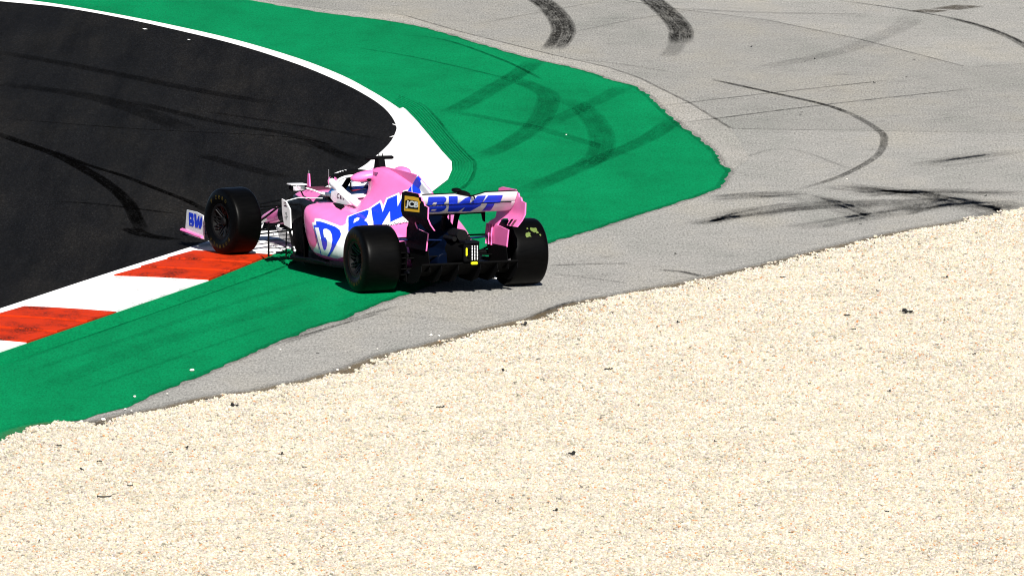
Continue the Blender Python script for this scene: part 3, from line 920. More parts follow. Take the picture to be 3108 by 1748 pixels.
# engine cover: half profiles from the ridge down
def cover_sec(y, pts, N=14):
    P = resample(catmull(pts, 8), .004)
    idx = np.linspace(0, len(P) - 1, N).astype(int)
    h = P[idx]
    return [(p[0], y, p[1]) for p in h] + [(-p[0], y, p[1]) for p in h[::-1]]
cover = raw(smooth_secs([cover_sec(y, p) for y, p in (
    (1.80, [(.005, 1.030), (.06, 1.02), (.09, .97), (.10, .90), (.11, .82), (.13, .74), (.15, .55)]),
    (1.70, [(.005, 1.066), (.065, 1.052), (.105, .98), (.115, .90), (.135, .82), (.19, .74), (.26, .50)]),
    (1.50, [(.005, 1.068), (.055, 1.055), (.105, .98), (.145, .88), (.215, .79), (.34, .70), (.46, .45)]),
    (1.20, [(.005, 1.035), (.04, 1.02), (.09, .95), (.16, .85), (.27, .73), (.40, .64), (.50, .42)]),
    (0.80, [(.005, .965), (.035, .95), (.08, .88), (.15, .78), (.25, .67), (.36, .58), (.42, .36)]),
    (0.40, [(.005, .86), (.03, .845), (.07, .78), (.13, .69), (.20, .60), (.27, .52), (.30, .32)]),
    (0.05, [(.005, .73), (.03, .72), (.06, .67), (.10, .61), (.14, .55), (.17, .48), (.18, .34)]),
    (-.22, [(.005, .60), (.03, .595), (.05, .57), (.07, .53), (.09, .49), (.10, .45), (.10, .38)]))]))

# sidepods
def pod_sec(y, x0, x1, z0, z1, under, n=3.0, drop=0.0, N=28):
    out = []
    xc, hx, zc, hz = (x0 + x1) / 2, (x1 - x0) / 2, (z0 + z1) / 2, (z1 - z0) / 2
    for k in range(N):
        a = 2 * math.pi * k / N; c, s = math.cos(a), math.sin(a)
        X = math.copysign(abs(c) ** (2 / n), c); Zq = math.copysign(abs(s) ** (2 / n), s)
        x = xc + hx * X; z = zc + hz * Zq
        if c > 0 and s < 0: x -= under * (-Zq) ** 1.3 * X
        if s > 0: z -= drop * max(0, X) ** 1.5
        out.append((x, y, z))
    return out
POD = ((2.05, .34, .70, .46, .672, .02, 4.0, .0), (1.98, .32, .735, .36, .692, .02, 4.0, .01), (1.80, .28, .762, .185, .695, .015, 4.0, .03),
       (1.50, .25, .765, .145, .672, .015, 3.8, .09), (1.20, .22, .745, .145, .635, .01, 3.3, .15), (0.90, .18, .68, .15, .585, .01, 2.9, .15),
       (0.60, .14, .56, .16, .52, .01, 2.5, .10), (0.30, .10, .42, .18, .46, 0, 2.3, .05), (0.0, .06, .30, .20, .42, 0, 2.2, .03), (-.25, .04, .2, .24, .39, 0, 2.2, 0))
pods = []
for sgn in (-1, 1):
    pods.append(raw(smooth_secs([[(sgn * p[0], p[1], p[2]) for p in pod_sec(*a)] for a in POD])))
    # airbox side swellings (camera pod root)
dg = bpy.context.evaluated_depsgraph_get(); dg.update()
bm = bmesh.new()
for o in [tub, cover] + pods:
    tmp = bpy.data.meshes.new_from_object(o.evaluated_get(dg)); bm.from_mesh(tmp); bpy.data.meshes.remove(tmp)
me = bpy.data.meshes.new('union'); bm.to_mesh(me); bm.free()
uni = bpy.data.objects.new('union', me); COL.objects.link(uni)
rm = uni.modifiers.new('remesh', 'REMESH'); rm.mode = 'VOXEL'; rm.voxel_size = .0125
sm = uni.modifiers.new('smooth', 'SMOOTH'); sm.factor = .5; sm.iterations = 9
dg = bpy.context.evaluated_depsgraph_get(); dg.update()
body_me = bpy.data.meshes.new_from_object(uni.evaluated_get(dg))
body_me.name = 'bodywork'
for o in [tub, cut, cover, uni] + pods: bpy.data.objects.remove(o)

# body paint: pink, with a navy tail and black underside; the colours belong to the panels
def mk_body():
    t = NT('body_paint'); co = t.objco()
    sx = t.new('ShaderNodeSeparateXYZ'); t.link(co, sx.inputs[0])
    x, y, z = sx.outputs
    n = t.noise(co, 7, 5)
    pink = t.mul(t.ramp(n, [(.3, g(.93)), (.7, g(1.02))]), (.80, .158, .42))
    edge = t.math('ADD', y, t.math('MULTIPLY', z, -.95))
    tail = t.math('LESS_THAN', edge, -.22)
    low = t.math('MAXIMUM', t.math('LESS_THAN', z, .175), t.math('MULTIPLY', t.math('MULTIPLY', t.math('LESS_THAN', z, .60), t.math('LESS_THAN', t.math('ABSOLUTE', x), .38)), t.math('MULTIPLY', t.math('GREATER_THAN', y, 1.9), t.math('LESS_THAN', y, 4.15))))
    cockpit = t.math('MULTIPLY', t.math('LESS_THAN', t.math('ABSOLUTE', x), .262),
                     t.math('MULTIPLY', t.math('LESS_THAN', z, .675), t.math('MULTIPLY', t.math('GREATER_THAN', y, 1.9), t.math('LESS_THAN', y, 2.9))))
    def mix(f, a, c):
        m = t.new('ShaderNodeMixRGB'); t.link(f, m.inputs[0]); t.link(a, m.inputs[1]); m.inputs[2].default_value = (*c, 1); return m.outputs[0]
    c = mix(tail, pink, (.0008, .0022, .008)); c = mix(low, c, (.006, .006, .008)); c = mix(cockpit, c, (.008, .008, .01))
    t.link(c, t.b.inputs['Base Color'])
    t.link(t.ramp(t.noise(co, 30, 4), [(.3, g(.30)), (.7, g(.42))]), t.b.inputs['Roughness'])
    dk = t.math('MAXIMUM', t.math('MAXIMUM', tail, low), cockpit)
    t.link(t.math('MULTIPLY', t.math('SUBTRACT', 1.0, dk), .3), t.b.inputs['Coat Weight']); t.b.inputs['Coat Roughness'].default_value = .15
    t.link(t.math('MULTIPLY', t.math('SUBTRACT', 1.05, dk), .5), t.b.inputs['Specular IOR Level'])
    return t.m
M['body'] = mk_body()
body = obj_me('bodywork', body_me, M['body'], car, True)

# shark fin on the engine cover
fin_poly = [(1.62, 1.02), (1.62, 1.072), (1.2, 1.078), (.90, 1.075), (.735, 1.068), (.36, .925), (.20, .865), (.10, .80), (.10, .70), (.6, .80), (1.2, .95)]
fin = plate('shark_fin', fin_poly, lambda u, v, s: ((-.011 if s == 0 else .011), u, v), .02, M['pink'], car)

# floor with raked plank, edge slots and diffuser
def zf(y): return .065 + (3.0 - y) * .042
fl = [(.30, 3.05), (.55, 2.75), (.70, 2.45), (.80, 2.2), (.80, 1.1), (.78, .55), (.62, .38), (.56, .1), (.54, -.30), (.30, -.36)]
poly = [(-x, y) for x, y in fl] + [(x, y) for x, y in fl[::-1]]
floor = plate('floor', poly, lambda u, v, s: (u, v, zf(v) + (.022 if s else 0)), .02, M['gloss_carbon'], car)
bm = bmesh.new()
for y in np.arange(.62, 1.15, .085):
    add_box(bm, (-.765, y, zf(y) + .035), (.07, .012, .03)); add_box(bm, (.765, y, zf(y) + .035), (.07, .012, .03))
split_obj('floor_fin', bm, M['gloss_carbon'], car)
for y0, y1, x in ((1.2, 2.1, -.815), (1.2, 2.1, .815)):
    tube('floor_edge_strake', [(x, y0, zf(y0) + .03), (x, (y0 + y1) / 2, zf((y0 + y1) / 2) + .045), (x, y1, zf(y1) + .03)], .012, M['gloss_carbon'], car, 6)
# diffuser
bm = bmesh.new()
secs = [[(-.52, -.30, .20), (.52, -.30, .20), (.52, -.30, .17), (-.52, -.30, .17)], [(-.52, -.62, .33), (.52, -.62, .33), (.52, -.62, .315), (-.52, -.62, .315)]]
v, f = loft(secs); V = [bm.verts.new(p) for p in v]
for q in f: bm.faces.new([V[i] for i in q])
diff = bm_obj('diffuser', bm, M['carbon'], car, False)
for x in (-.52, -.30, -.12, .12, .30, .52):
    plate('diffuser_fence', [(-.05, .165), (-.60, .318), (-.61, .25), (-.52, .15), (-.36, .105), (-.05, .11)], lambda u, v, s, x=x: (x + (.003 if s else -.003), u, v), .006, M['ink'], diff)
# gearbox, crash structure, rear light
gb = loft_obj('gearbox', smooth_secs([super_sec(*a, N=16) for a in ((.3, .16, .16, .5, 3), (-.1, .12, .18, .52, 3), (-.35, .085, .27, .50, 3), (-.62, .06, .335, .475, 3.2), (-.665, .052, .345, .465, 3.2))], 3), M['carbon'], car)
tube('exhaust', [(0, -.15, .57), (0, -.42, .575)], .058, M['darkmetal'], car, 16)
for sx in (-1, 1): tube('wastegate_pipe', [(.075 * sx, -.15, .535), (.075 * sx, -.40, .54)], .024, M['darkmetal'], car, 12)
bm = bmesh.new(); add_box(bm, (0, -.645, .432), (.165, .04, .19)); bmesh.ops.bevel(bm, geom=bm.edges[:], offset=.008, segments=2, affect='EDGES')
light = bm_obj('rear_light', bm, M['ink'], car)
bm = bmesh.new()
for i in range(3):
    for k in range(10):
        x = .002 + i * .028; z = .358 + k * .0148
        r_ = bmesh.ops.create_uvsphere(bm, u_segments=8, v_segments=5, radius=.0062)
        bmesh.ops.translate(bm, verts=r_['verts'], vec=(x, -.667, z))
bm_obj('led_cluster', bm, M['led'], light)['kind'] = 'stuff'
bm = bmesh.new(); add_box(bm, (-.058, -.667, .437), (.018, .008, .085)); bmesh.ops.bevel(bm, geom=bm.edges[:], offset=.006, segments=2, affect='EDGES'); bm_obj('yellow_marker', bm, M['hivis'], light)
bm = bmesh.new(); add_box(bm, (.022, -.672, .322), (.07, .03, .028)); bmesh.ops.bevel(bm, geom=bm.edges[:], offset=.006, segments=2, affect='EDGES'); bm_obj('yellow_marker', bm, M['hivis'], light)
bm = bmesh.new(); add_box(bm, (0, -.60, .53), (.15, .16, .02)); bm_obj('light_shroud', bm, M['gloss_carbon'], light)

# ---------------------------------------------------------------- rear wing
def airfoil_sec(x, le, te, thick, camber, N=14):
    le = np.array(le); te = np.array(te); d_ = te - le; n_ = np.array([-d_[1], d_[0]]); 
    L = np.linalg.norm(d_); n_ = n_ / L
    if n_[1] < 0: n_ = -n_
    up = []; lo_ = []
    for k in range(N):
        t = .5 - .5 * math.cos(math.pi * k / (N - 1))
        th = thick * (2.6 * math.sqrt(t) * (1 - t) + .06)
        c = -camber * 4 * t * (1 - t)
        p = le + d_ * t
        up.append(p + n_ * (c + th * .5)); lo_.append(p + n_ * (c - th * .5))
    loop = up + lo_[::-1]
    return [(x, p[0], p[1]) for p in loop]
xs = np.linspace(-.515, .515, 27)
def dip(x):
    a = abs(x) / .16
    return .036 * max(0, 1 - a) ** .8 if a < 1 else 0
rwing = loft_obj('rear_wing', [airfoil_sec(x, (-.20, .842), (-.553, .908), .034, .060) for x in xs], M['white'], car)
flap = loft_obj('flap', [airfoil_sec(x, (-.515, .895), (-.615, 1.022 - dip(x)), .016, .010) for x in xs], M['white'], rwing)
tube('gurney_edge', [(x, -.616, 1.024 - dip(x)) for x in xs], .0055, M['ink'], rwing, 6)
tube('slot_gap_edge', [(x, -.553, .905) for x in xs[1:-1]], .005, M['ink'], rwing, 6)
EP = [(-.13, 1.0), (-.22, 1.022), (-.56, 1.026), (-.585, .998), (-.625, .996), (-.645, .962), (-.69, .96), (-.71, .925), (-.80, .915),
      (-.79, .80), (-.77, .675), (-.53, .668), (-.515, .71), (-.45, .728), (-.36, .722), (-.315, .70), (-.30, .65), (-.58, .628), (-.53, .448), (-.02, .44),
      (-.035, .63), (-.10, .675), (-.17, .71), (-.11, .76), (-.105, .86)]
def epx(z):
    t = min(1, max(0, (z - .64) / .16)); t = t * t * (3 - 2 * t)
    return .435 + .09 * t
def refine(poly, L=.05):
    out = []
    for i, p in enumerate(poly):
        q = poly[(i + 1) % len(poly)]; n = max(1, int(math.dist(p, q) / L))
        out += [(p[0] + (q[0] - p[0]) * k / n, p[1] + (q[1] - p[1]) * k / n) for k in range(n)]
    return out
eps = []
for sx in (-1, 1):
    eps.append(plate('endplate', refine(EP), lambda u, v, s, sx=sx: (sx * (epx(v) + (.007 if s else -.007)), u, v), .014,
                     [M['pink'], M['gloss_carbon'] if sx < 0 else M['pink']], rwing, .05))
    for k in range(3):   # lower strakes
        y = -.05 - .07 * k
        tube('endplate_strake', [(sx * (.424 - .012), y, .44), (sx * (.424 - .012), y, .54), (sx * (epx(.65) - .015), y - .01, .645)], .009, M['pink'], rwing, 6)
    for k in range(2):
        y = -.58 - .085 * k
        plate('endplate_louvre', [(y, .68), (y - .012, .68), (y - .012, .735), (y, .735)], lambda u, v, s, sx=sx: (sx * (epx(v) - (.03 if s else .006)), u, v), .02, M['ink'] if k == 0 else M['wine'], rwing)
    plate('endplate_extension', [(-.05, .45), (-.55, .46), (-.60, .24), (-.15, .22)], lambda u, v, s, sx=sx: (sx * (.42 + (.006 if s else 0)), u, v), .006, M['carbon'], rwing)
for sx in (-1, 1):   # swan-neck pylons
    bm = bmesh.new()
    add_tube(bm, [(.066 * sx, -.02, .50), (.066 * sx, -.06, .60), (.066 * sx, -.12, .74), (.066 * sx, -.22, .84), (.066 * sx, -.30, .858)], .055, 10, .22, (1, 0, 0), 5)
    bm_obj('pylon', bm, M['carbon'], rwing)
drs = ellipsoid('drs_actuator', (-.02, -.50, 1.0), (.05, .13, .028), M['ink'], rwing)
tube('drs_rod', [(-.02, -.62, 1.0), (.03, -.64, .985), (.045, -.62, .96)], .008, M['ink'], rwing, 6, smooth_n=4)
ellipsoid('drs_pod', (-.065, -.42, 1.03), (.045, .07, .024), M['ink'], rwing)
tube('drs_link', [(-.04, -.46, 1.03), (.0, -.53, 1.02), (.01, -.58, .985)], .007, M['ink'], rwing, 6, smooth_n=4)
# T-wing
for sx in (-1, 1):
    twp = loft_obj('t_wing', [airfoil_sec(sx * x, (-.06, .757), (-.14, .764), .012, .006, 8) for x in (.0, .12, .24, .36)], M['carbon'], car)
    plate('t_wing_tip', [(-.05, .765), (-.15, .775), (-.15, .67), (-.10, .675)], lambda u, v, s, sx=sx: (sx * (.355 + (.008 if s else 0)), u, v), .008, M['carbon'], twp)
tube('t_wing_post', [(0, -.10, .60), (0, -.10, .757)], .009, M['carbon'], car)

# ---------------------------------------------------------------- wheels
def make_wheel(w, front, sx, loc, steer):
    R_ = .335
    barrel = [(-w * .46, .150), (-w * .47, .178), (-w * .40, .168), (w * .30, .165), (w * .42, .172), (w * .465, .178), (w * .455, .158), (w * .30, .150), (w * .22, .13), (w * .20, .05), (w * .20, .0)]
    v, f = lathe_x(barrel, 40)
    rot = 0 if sx > 0 else math.pi
    wh = obj('wheel', v, f, M['darkmetal'], car, True, 40)
    wh.location = loc; wh.rotation_euler = (0, 0, rot + steer)
    h = w / 2
    prof = [(-h * .90, .172), (-h * .99, .215), (-h * 1.0, .255), (-h * .965, .292), (-h * .90, .318), (-h * .80, .3305), (-h * .6, .3345), (-h * .3, .3355), (0, .3358),
            (h * .3, .3355), (h * .6, .3345), (h * .80, .3305), (h * .90, .318), (h * .965, .292), (h * 1.0, .255), (h * .99, .215), (h * .90, .172)]
    prof = [tuple(p) for p in catmull(prof, 2)]
    v, f = lathe_x(prof, 72)
    # slight flat at the contact patch
    if loc[2] <= .345: v = [(x, y, max(z, -.3345)) for x, y, z in v]
    obj('tyre', v, f, M['rubber'], wh, True)
    bm = bmesh.new()
    for s_ in (-.02, .02):
        add_tube(bm, [(w * .23, s_, .03), (w * .34, s_ * .9, .09), (w * .44, s_ * .7, .165)], .0085, 6, .6)
    sp0 = bm_obj('spoke', bm, M['rim'], wh)
    for k in range(1, 9):
        s2 = sp0.copy(); COL.objects.link(s2); s2.parent = wh; s2.rotation_euler = (2 * math.pi * k / 9, 0, 0)
    v, f = lathe_x([(w * .20, .05), (w * .36, .045), (w * .40, .034), (w * .40, .0)], 12)
    obj('wheel_nut', v, f, M['darkmetal'], wh, True, 30)
    v, f = lathe_x([(w * .440, .1755), (w * .468, .1815), (w * .468, .176)], 40)
    obj('rim_lip', v, f, M['rim'], wh, True, 30)
    # yellow sidewall print, two words set opposite each other
    V = []; F_ = []
    for base in (0, math.pi):
        word = 'P  Z E R O' if base == 0 else 'F O R M U L A'
        for i, ch in enumerate(word):
            if ch == ' ': continue
            b_ = text_bm(ch, .01); a0 = base + (i - len(word) / 2) * .13
            o_ = len(V)
            for q in b_.verts:
                rr = .232 + .034 * q.co.y; ang = math.pi / 2 + a0 + (.5 - q.co.x) * .12 * -1
                V.append((h * (1.0 if rr > .225 else .99) + .0025, rr * math.cos(-ang + math.pi), rr * math.sin(-ang + math.pi) * 1))
            b_.verts.index_update()
            F_ += [tuple(o_ + q.index for q in fc.verts) for fc in b_.faces]
            b_.free()
    obj('sidewall_print', V, F_, M['tyre_print'], wh, False)['kind'] = 'stuff'
    # dark brake duct drum behind the rim
    v, f = lathe_x([(-w * .50, .0), (-w * .50, .155), (-w * .30, .16), (-w * .1, .15), (-w * .1, 0)], 24)
    obj('brake_duct', v, f, M['carbon'], wh, True, 40)
    return wh
M['tyre_print'] = paint('yellow_tyre_print', (.055, .042, .008), .6, 0, 0, .1)
make_wheel(.405, False, -1, (-.7975, 0, .335), 0)
wrr = make_wheel(.405, False, 1, (.7975, 0, .335), 0)
for sx in (-1, 1):
    fwh = make_wheel(.318, True, sx, (sx * .8475, WB, .356), R(9))
    fwh.scale = (1.03, 1.03, 1.03)

# leaves stuck to the right rear tread
bm = bmesh.new()
def tread_pt(x, a): return Vector((.7975 + x, -.3395 * math.cos(a), .335 + .3395 * math.sin(a)))
for (cx, ca, rr, seed) in ((-.02, .62, .034, 1), (.055, .80, .036, 2), (.085, .70, .017, 3), (-.005, .86, .012, 4), (.11, .60, .010, 5)):
    rg = random.Random(seed); n = 11; ring = []
    for k in range(n):
        a = 2 * math.pi * k / n; q = rr * rg.uniform(.55, 1.15)
        ring.append(bm.verts.new(tread_pt(cx + q * math.cos(a), ca + q * 1.1 * math.sin(a) / .335)))
    bm.faces.new(ring)
M['leaf'] = plain('yellow_green_leaf', (.075, .115, .016), .7)
split_obj('stuck_leaf', bm, M['leaf'], car)

# ---------------------------------------------------------------- suspension
def arm(name, a, b, r=.013, flat=.45, mat='carbon'):
    return tube(name, [a, ((a[0] + b[0]) / 2, (a[1] + b[1]) / 2, (a[2] + b[2]) / 2), b], r, M[mat], car, 8, flat)
for sx in (-1, 1):
    fx = .70 * sx
    arm('front_wishbone', (.19 * sx, 3.95, .52), (fx, 3.66, .49), .020, .4); arm('front_wishbone', (.24 * sx, 3.35, .53), (fx, 3.63, .49), .020, .4)
    arm('front_wishbone', (.15 * sx, 4.0, .29), (fx, 3.68, .20), .020, .4); arm('front_wishbone', (.22 * sx, 3.30, .28), (fx, 3.62, .20), .020, .4)
    arm('push_rod', (.22 * sx, 3.55, .60), (fx, 3.64, .24), .014, .8); arm('steering_rod', (.18 * sx, 3.98, .44), (fx, 3.76, .42), .013, .5)
    rx = .60 * sx
    arm('rear_wishbone', (.10 * sx, -.12, .50), (rx, -.02, .52), .026, .4, 'navy'); arm('rear_wishbone', (.14 * sx, .42, .48), (rx, .03, .52), .022, .4)
    arm('rear_wishbone', (.10 * sx, -.20, .27), (rx, -.03, .20), .026, .4); arm('rear_wishbone', (.15 * sx, .40, .25), (rx, .05, .20), .022, .4)
    arm('drive_shaft', (.10 * sx, 0, .36), (rx, 0, .34), .028, 1.0); arm('pull_rod', (.15 * sx, .1, .24), (rx, .0, .46), .014, .8); arm('toe_link', (.10 * sx, -.24, .36), (rx, -.14, .33), .015, .5)
    # rear brake duct winglets
    bm = bmesh.new()
    for k in range(5):
        add_box(bm, (sx * .565, -.17, .17 + .055 * k), (.06, .17, .008), Euler((R(-14), 0, 0)))
    split_obj('brake_winglet', bm, M['carbon'], car)
    plate('brake_duct_fence', [(-.26, .12), (.12, .14), (.12, .46), (-.2, .52), (-.28, .44)], lambda u, v, s, sx=sx: (sx * (.535 + (.006 if s else 0)), u, v), .006, M['carbon'], car)
for (a, b_) in (((.30, -.32, .225), (.42, -.36, .205)), ((.545, -.28, .29), (.575, -.30, .30))):
    tube('tie_rod', [a, b_], .010, M['metal'], car, 6)
ellipsoid('jack_point', (.53, -.30, .225), (.016, .016, .016), M['metal'], car)
tube('tail_pipe', [(.30, -.42, .14), (.36, -.45, .13)], .008, M['metal'], car, 6)

# ---------------------------------------------------------------- front wing
xs = np.linspace(-.98, .98, 25)
fw = loft_obj('front_wing', [airfoil_sec(x, (4.86 - .10 * abs(x), .115), (4.62 - .10 * abs(x), .14), .014, .01, 8) for x in xs], M['gloss_carbon'], car)
for k in range(3):
    y0 = 4.60 - .10 * k; z0 = .15 + .05 * k
    for sx in (-1, 1):
        loft_obj('wing_element', [airfoil_sec(sx * x, (y0 - .08 * x, z0), (y0 - .11 - .08 * x, z0 + .05 * (1.1 - .4 * (1 - x))), .010, .008, 8) for x in np.linspace(.22, .97, 10)], M['white'] if k == 2 else M['navy'], fw)
for sx in (-1, 1):
    plate('endplate', [(4.58, .385), (4.30, .39), (4.08, .375), (4.05, .13), (4.60, .13), (4.62, .2)], lambda u, v, s, sx=sx: (sx * (.985 + (.012 if s else 0) + .06 * max(0, (4.35 - u))), u, v), .012, M['white'], fw)
    tube('footplate', [(sx * 1.0, 4.70, .165), (sx * 1.005, 4.45, .158), (sx * 1.02, 4.08, .15)], lambda t: .028 * (1 - .25 * t), M['pink'], fw, 8, .7)
    bm = bmesh.new()
    for k in range(3): add_box(bm, (sx * .96, 4.02, .24 + .035 * k), (.05, .04, .008))
    split_obj('endplate_slot', bm, M['led'], fw)
    plate('wing_pillar', [(4.72, .14), (4.35, .16), (4.25, .30), (4.62, .26)], lambda u, v, s, sx=sx: (sx * (.09 + (.01 if s else 0)), u, v), .01, M['carbon'], fw)
    # cape and under-nose vane
    plate('cape_vane', [(4.05, .24), (3.25, .20), (3.25, .12), (3.9, .13)], lambda u, v, s, sx=sx: (sx * (.21 + .12 * (4.05 - u) + (.008 if s else 0)), u, v), .008, M['white'] if sx < 0 else M['carbon'], car)

# ---------------------------------------------------------------- bargeboards and turning vanes
for sx in (-1, 1):
    bb = plate('bargeboard', [(3.15, .09), (2.20, .08), (2.15, .40), (2.55, .50), (3.05, .40)], lambda u, v, s, sx=sx: (sx * (.40 + .22 * (3.1 - u) + (.008 if s else 0)), u, v), .008, M['carbon'], car)
    for k in range(4):     # tall vanes ahead of the sidepod
        y = 2.62 - .13 * k
        plate('vane', [(y, .07), (y - .20, .075), (y - .24, .46 - .03 * k), (y - .06, .50 - .03 * k)], lambda u, v, s, sx=sx, y=y, k=k: (sx * (.46 + .05 * k + .5 * (y - u) + (.006 if s else 0)), u, v), .006, M['carbon'], bb)
    plate('radiator_inlet', [(.36, .50), (.705, .48), (.715, .655), (.36, .66)], lambda u, v, s, sx=sx: (sx * u, 2.075 + (.02 if s else 0), v), .02, M['ink'], car)
    for k in range(5):
        y = 3.0 - .11 * k
        plate('vane', [(y, .07), (y - .09, .07), (y - .10, .30 - .02 * k), (y - .02, .32 - .02 * k)], lambda u, v, s, sx=sx, y=y, k=k: (sx * (.52 + .045 * k + .3 * (y - u) + (.006 if s else 0)), u, v), .006, M['carbon'], bb)
    for k in range(5):
        z = .10 + .042 * k
        loft_obj('boomerang_slat', [airfoil_sec(sx * x, (2.98 - .25 * (x - .45), z), (2.91 - .25 * (x - .45), z + .006), .006, .002, 6) for x in (.46, .6, .76)], M['gloss_carbon'], bb)
    tube('vane_post', [(sx * .77, 2.86, .06), (sx * .77, 2.86, .42)], .010, M['carbon'], bb, 6)
    bm = bmesh.new()
    for k, (y, z) in enumerate(((2.42, .20), (2.35, .20), (2.27, .215), (2.24, .19), (2.80, .11), (2.79, .30))):
        add_box(bm, (sx * .735, y, z), (.02, .035, .022))
    split_obj('bracket', bm, M['led'], bb)
    # tall white sidepod vane with print
    vane = plate('sidepod_vane', [(2.60, .68), (2.46, .672), (2.335, .42), (2.335, .405), (2.50, .44), (2.585, .50)][::-1] if False else [(2.555, .685), (2.445, .672), (2.33, .60), (2.315, .405), (2.49, .425), (2.545, .55)],
                 lambda u, v, s, sx=sx: (sx * (.735 + (.012 if s else 0)), u, v), .012, M['white'], car)
    tube('vane_stay', [(sx * .735, 2.40, .42), (sx * .74, 2.30, .30), (sx * .745, 2.2, zf(2.2))], .014, M['carbon'], car, 8, .4)
    tube('vane_stay', [(sx * .735, 2.50, .665), (sx * .60, 2.46, .70), (sx * .36, 2.40, .69)], .016, M['white'], car, 8, .35)
    # mirror on its stays
    mr = loft_obj('mirror', smooth_secs([[(sx * (.54 + .078 * math.copysign(abs(math.cos(a)) ** .6, math.cos(a)) * k), y, .782 + .036 * k * math.copysign(abs(math.sin(a)) ** .6, math.sin(a))) for a in np.linspace(0, 2 * math.pi, 21)[:-1]]
                                         for y, k in ((2.60, 1.0), (2.66, 1.0), (2.72, .8), (2.76, .35))], 3), M['ink'], car)
    plate('mirror_glass', [(.478, .758), (.602, .758), (.602, .806), (.478, .806)], lambda u, v, s, sx=sx: (sx * u, 2.597 - (.004 if s else 0), v), .004, M['glass'], mr)
    plate('mirror_cap', [(.455, .812), (.628, .816), (.628, .826), (.455, .822)], lambda u, v, s, sx=sx: (sx * u, 2.58 + (.13 if s else 0), v), .01, M['white'], mr)
    tube('mirror_stay', [(sx * .50, 2.64, .75), (sx * .49, 2.60, .70), (sx * .44, 2.50, .66)], .010, M['ink'], mr, 8, .5)
    tube('mirror_stay', [(sx * .47, 2.64, .785), (sx * .38, 2.58, .755), (sx * .29, 2.5, .715)], .022, M['white'], mr, 8, .35)

# ---------------------------------------------------------------- halo, cockpit, airbox details
bm = bmesh.new()
hp = [(0, 2.475, .925), (-.10, 2.455, .922), (-.20, 2.395, .908), (-.275, 2.32, .89), (-.318, 2.24, .872), (-.335, 2.13, .850), (-.345, 1.98, .817), (-.34, 1.80, .775), (-.31, 1.66, .72), (-.25, 1.54, .66)]
add_tube(bm, hp[::-1] + [(-p[0], p[1], p[2]) for p in hp[1:]], lambda t: .040 - .006 * abs(2 * t - 1) ** 2, 12, 1.0, (0, 0, 1), 5)
halo = bm_obj('halo', bm, M['ink'], car)
tube('halo_pylon', [(0, 2.475, .92), (0, 2.60, .83), (0, 2.80, .69)], .028, M['ink'], halo, 10, 1.0, (0, 1, 0), 4)
hin = [(p[0] * .91, p[1] - .028, p[2] - .024) for p in hp]
tube('halo_inner_fairing', hin[5::-1] + [(-p[0], p[1], p[2]) for p in hin[1:6]], .022, M['white'], halo, 10, .7, (0, 0, 1), 5)
for sx in (-1, 1):
    leg = [(sx * .322, 2.24, .872), (sx * .338, 2.12, .850), (sx * .352, 1.95, .822), (sx * .352, 1.80, .782), (sx * .325, 1.68, .742), (sx * .28, 1.58, .69)]
    tube('halo_leg_fairing', leg, lambda t: .040 + .002 * t, M['white'], halo, 12, 1.0, (0, 1, 0), 5)
    tube('halo_pink_corner', [(sx * .285, 2.31, .887), (sx * .308, 2.265, .877), (sx * .325, 2.21, .867)], .046, M['pink'], halo, 12, .8, (0, 0, 1), 3)
# cockpit rim, headrest
bm = bmesh.new()
add_tube(bm, [(-.27, 2.62, .71), (-.285, 2.35, .725), (-.285, 2.1, .73), (-.22, 1.95, .745), (0, 1.90, .76), (.22, 1.95, .745), (.285, 2.1, .73), (.285, 2.35, .725), (.27, 2.62, .71)], .028, 8, .8, (0, 0, 1), 4)
bm_obj('cockpit_rim', bm, M['white'], car)
bm = bmesh.new()
add_tube(bm, [(-.20, 2.28, .715), (-.205, 2.08, .735), (-.14, 1.95, .775), (0, 1.92, .79), (.14, 1.95, .775), (.205, 2.08, .735), (.20, 2.28, .715)], .036, 10, 1.0, (0, 0, 1), 4)
bm_obj('headrest', bm, M['skyblue'], car)
plate('windscreen', [(-.17, .70), (.17, .70), (.12, .765), (0, .775), (-.12, .765)], lambda u, v, s: (u, 2.80 + .6 * (v - .7) * -1 + .4 * abs(u) * -1 + (.005 if s else 0), v), .005, M['skyblue'], car)
# intake ring and roll hoop opening
bm = bmesh.new()
for k in range(1): add_tube(bm, [(.085 * math.cos(a), 1.855, .955 + .075 * math.sin(a)) for a in np.linspace(0, 2 * math.pi, 25)], .014, 8)
bm_obj('intake_ring', bm, M['pink'], car)
v, f = lathe_x([(0, 0), (0, .08)], 24)
obj('intake_mouth', [(p[1], 1.853, .955 + p[2] * .92) for p in v], f, M['ink'], car, False)
# T-camera
tc = tube('camera_bar', [(-.15, 1.74, 1.148), (-.135, 1.74, 1.152), (0, 1.74, 1.155), (.135, 1.74, 1.152), (.15, 1.74, 1.148)], lambda t: .024 if .03 < t < .97 else .014, M['ink'], car, 10, .8, (0, 0, 1))
plate('camera_mast', [(1.80, 1.05), (1.66, 1.05), (1.69, 1.15), (1.78, 1.15)], lambda u, v, s: ((-.038 if s == 0 else .038) * (1 - .2 * (v - 1.05) * 5), u, v), .07, M['ink'], tc)
for x in (-.012, .028): tube('antenna', [(x, 1.73, 1.165), (x, 1.73, 1.195)], .005, M['ink'], tc, 6)
# pink camera pods each side of the roll hoop
for sx in (-1, 1):
    rot = Euler((0, R(10) * sx, R(24) * sx))
    cp = ellipsoid('camera_pod', (sx * .145, 1.77, .968), (.155, .085, .055), M['pink'], car, rot)
    ellipsoid('camera_lens', (sx * .135, 1.695, .938), (.026, .016, .016), M['ink'], cp)
ellipsoid('hoop_fairing', (.13, 1.45, 1.035), (.07, .16, .05), M['pink'], car)
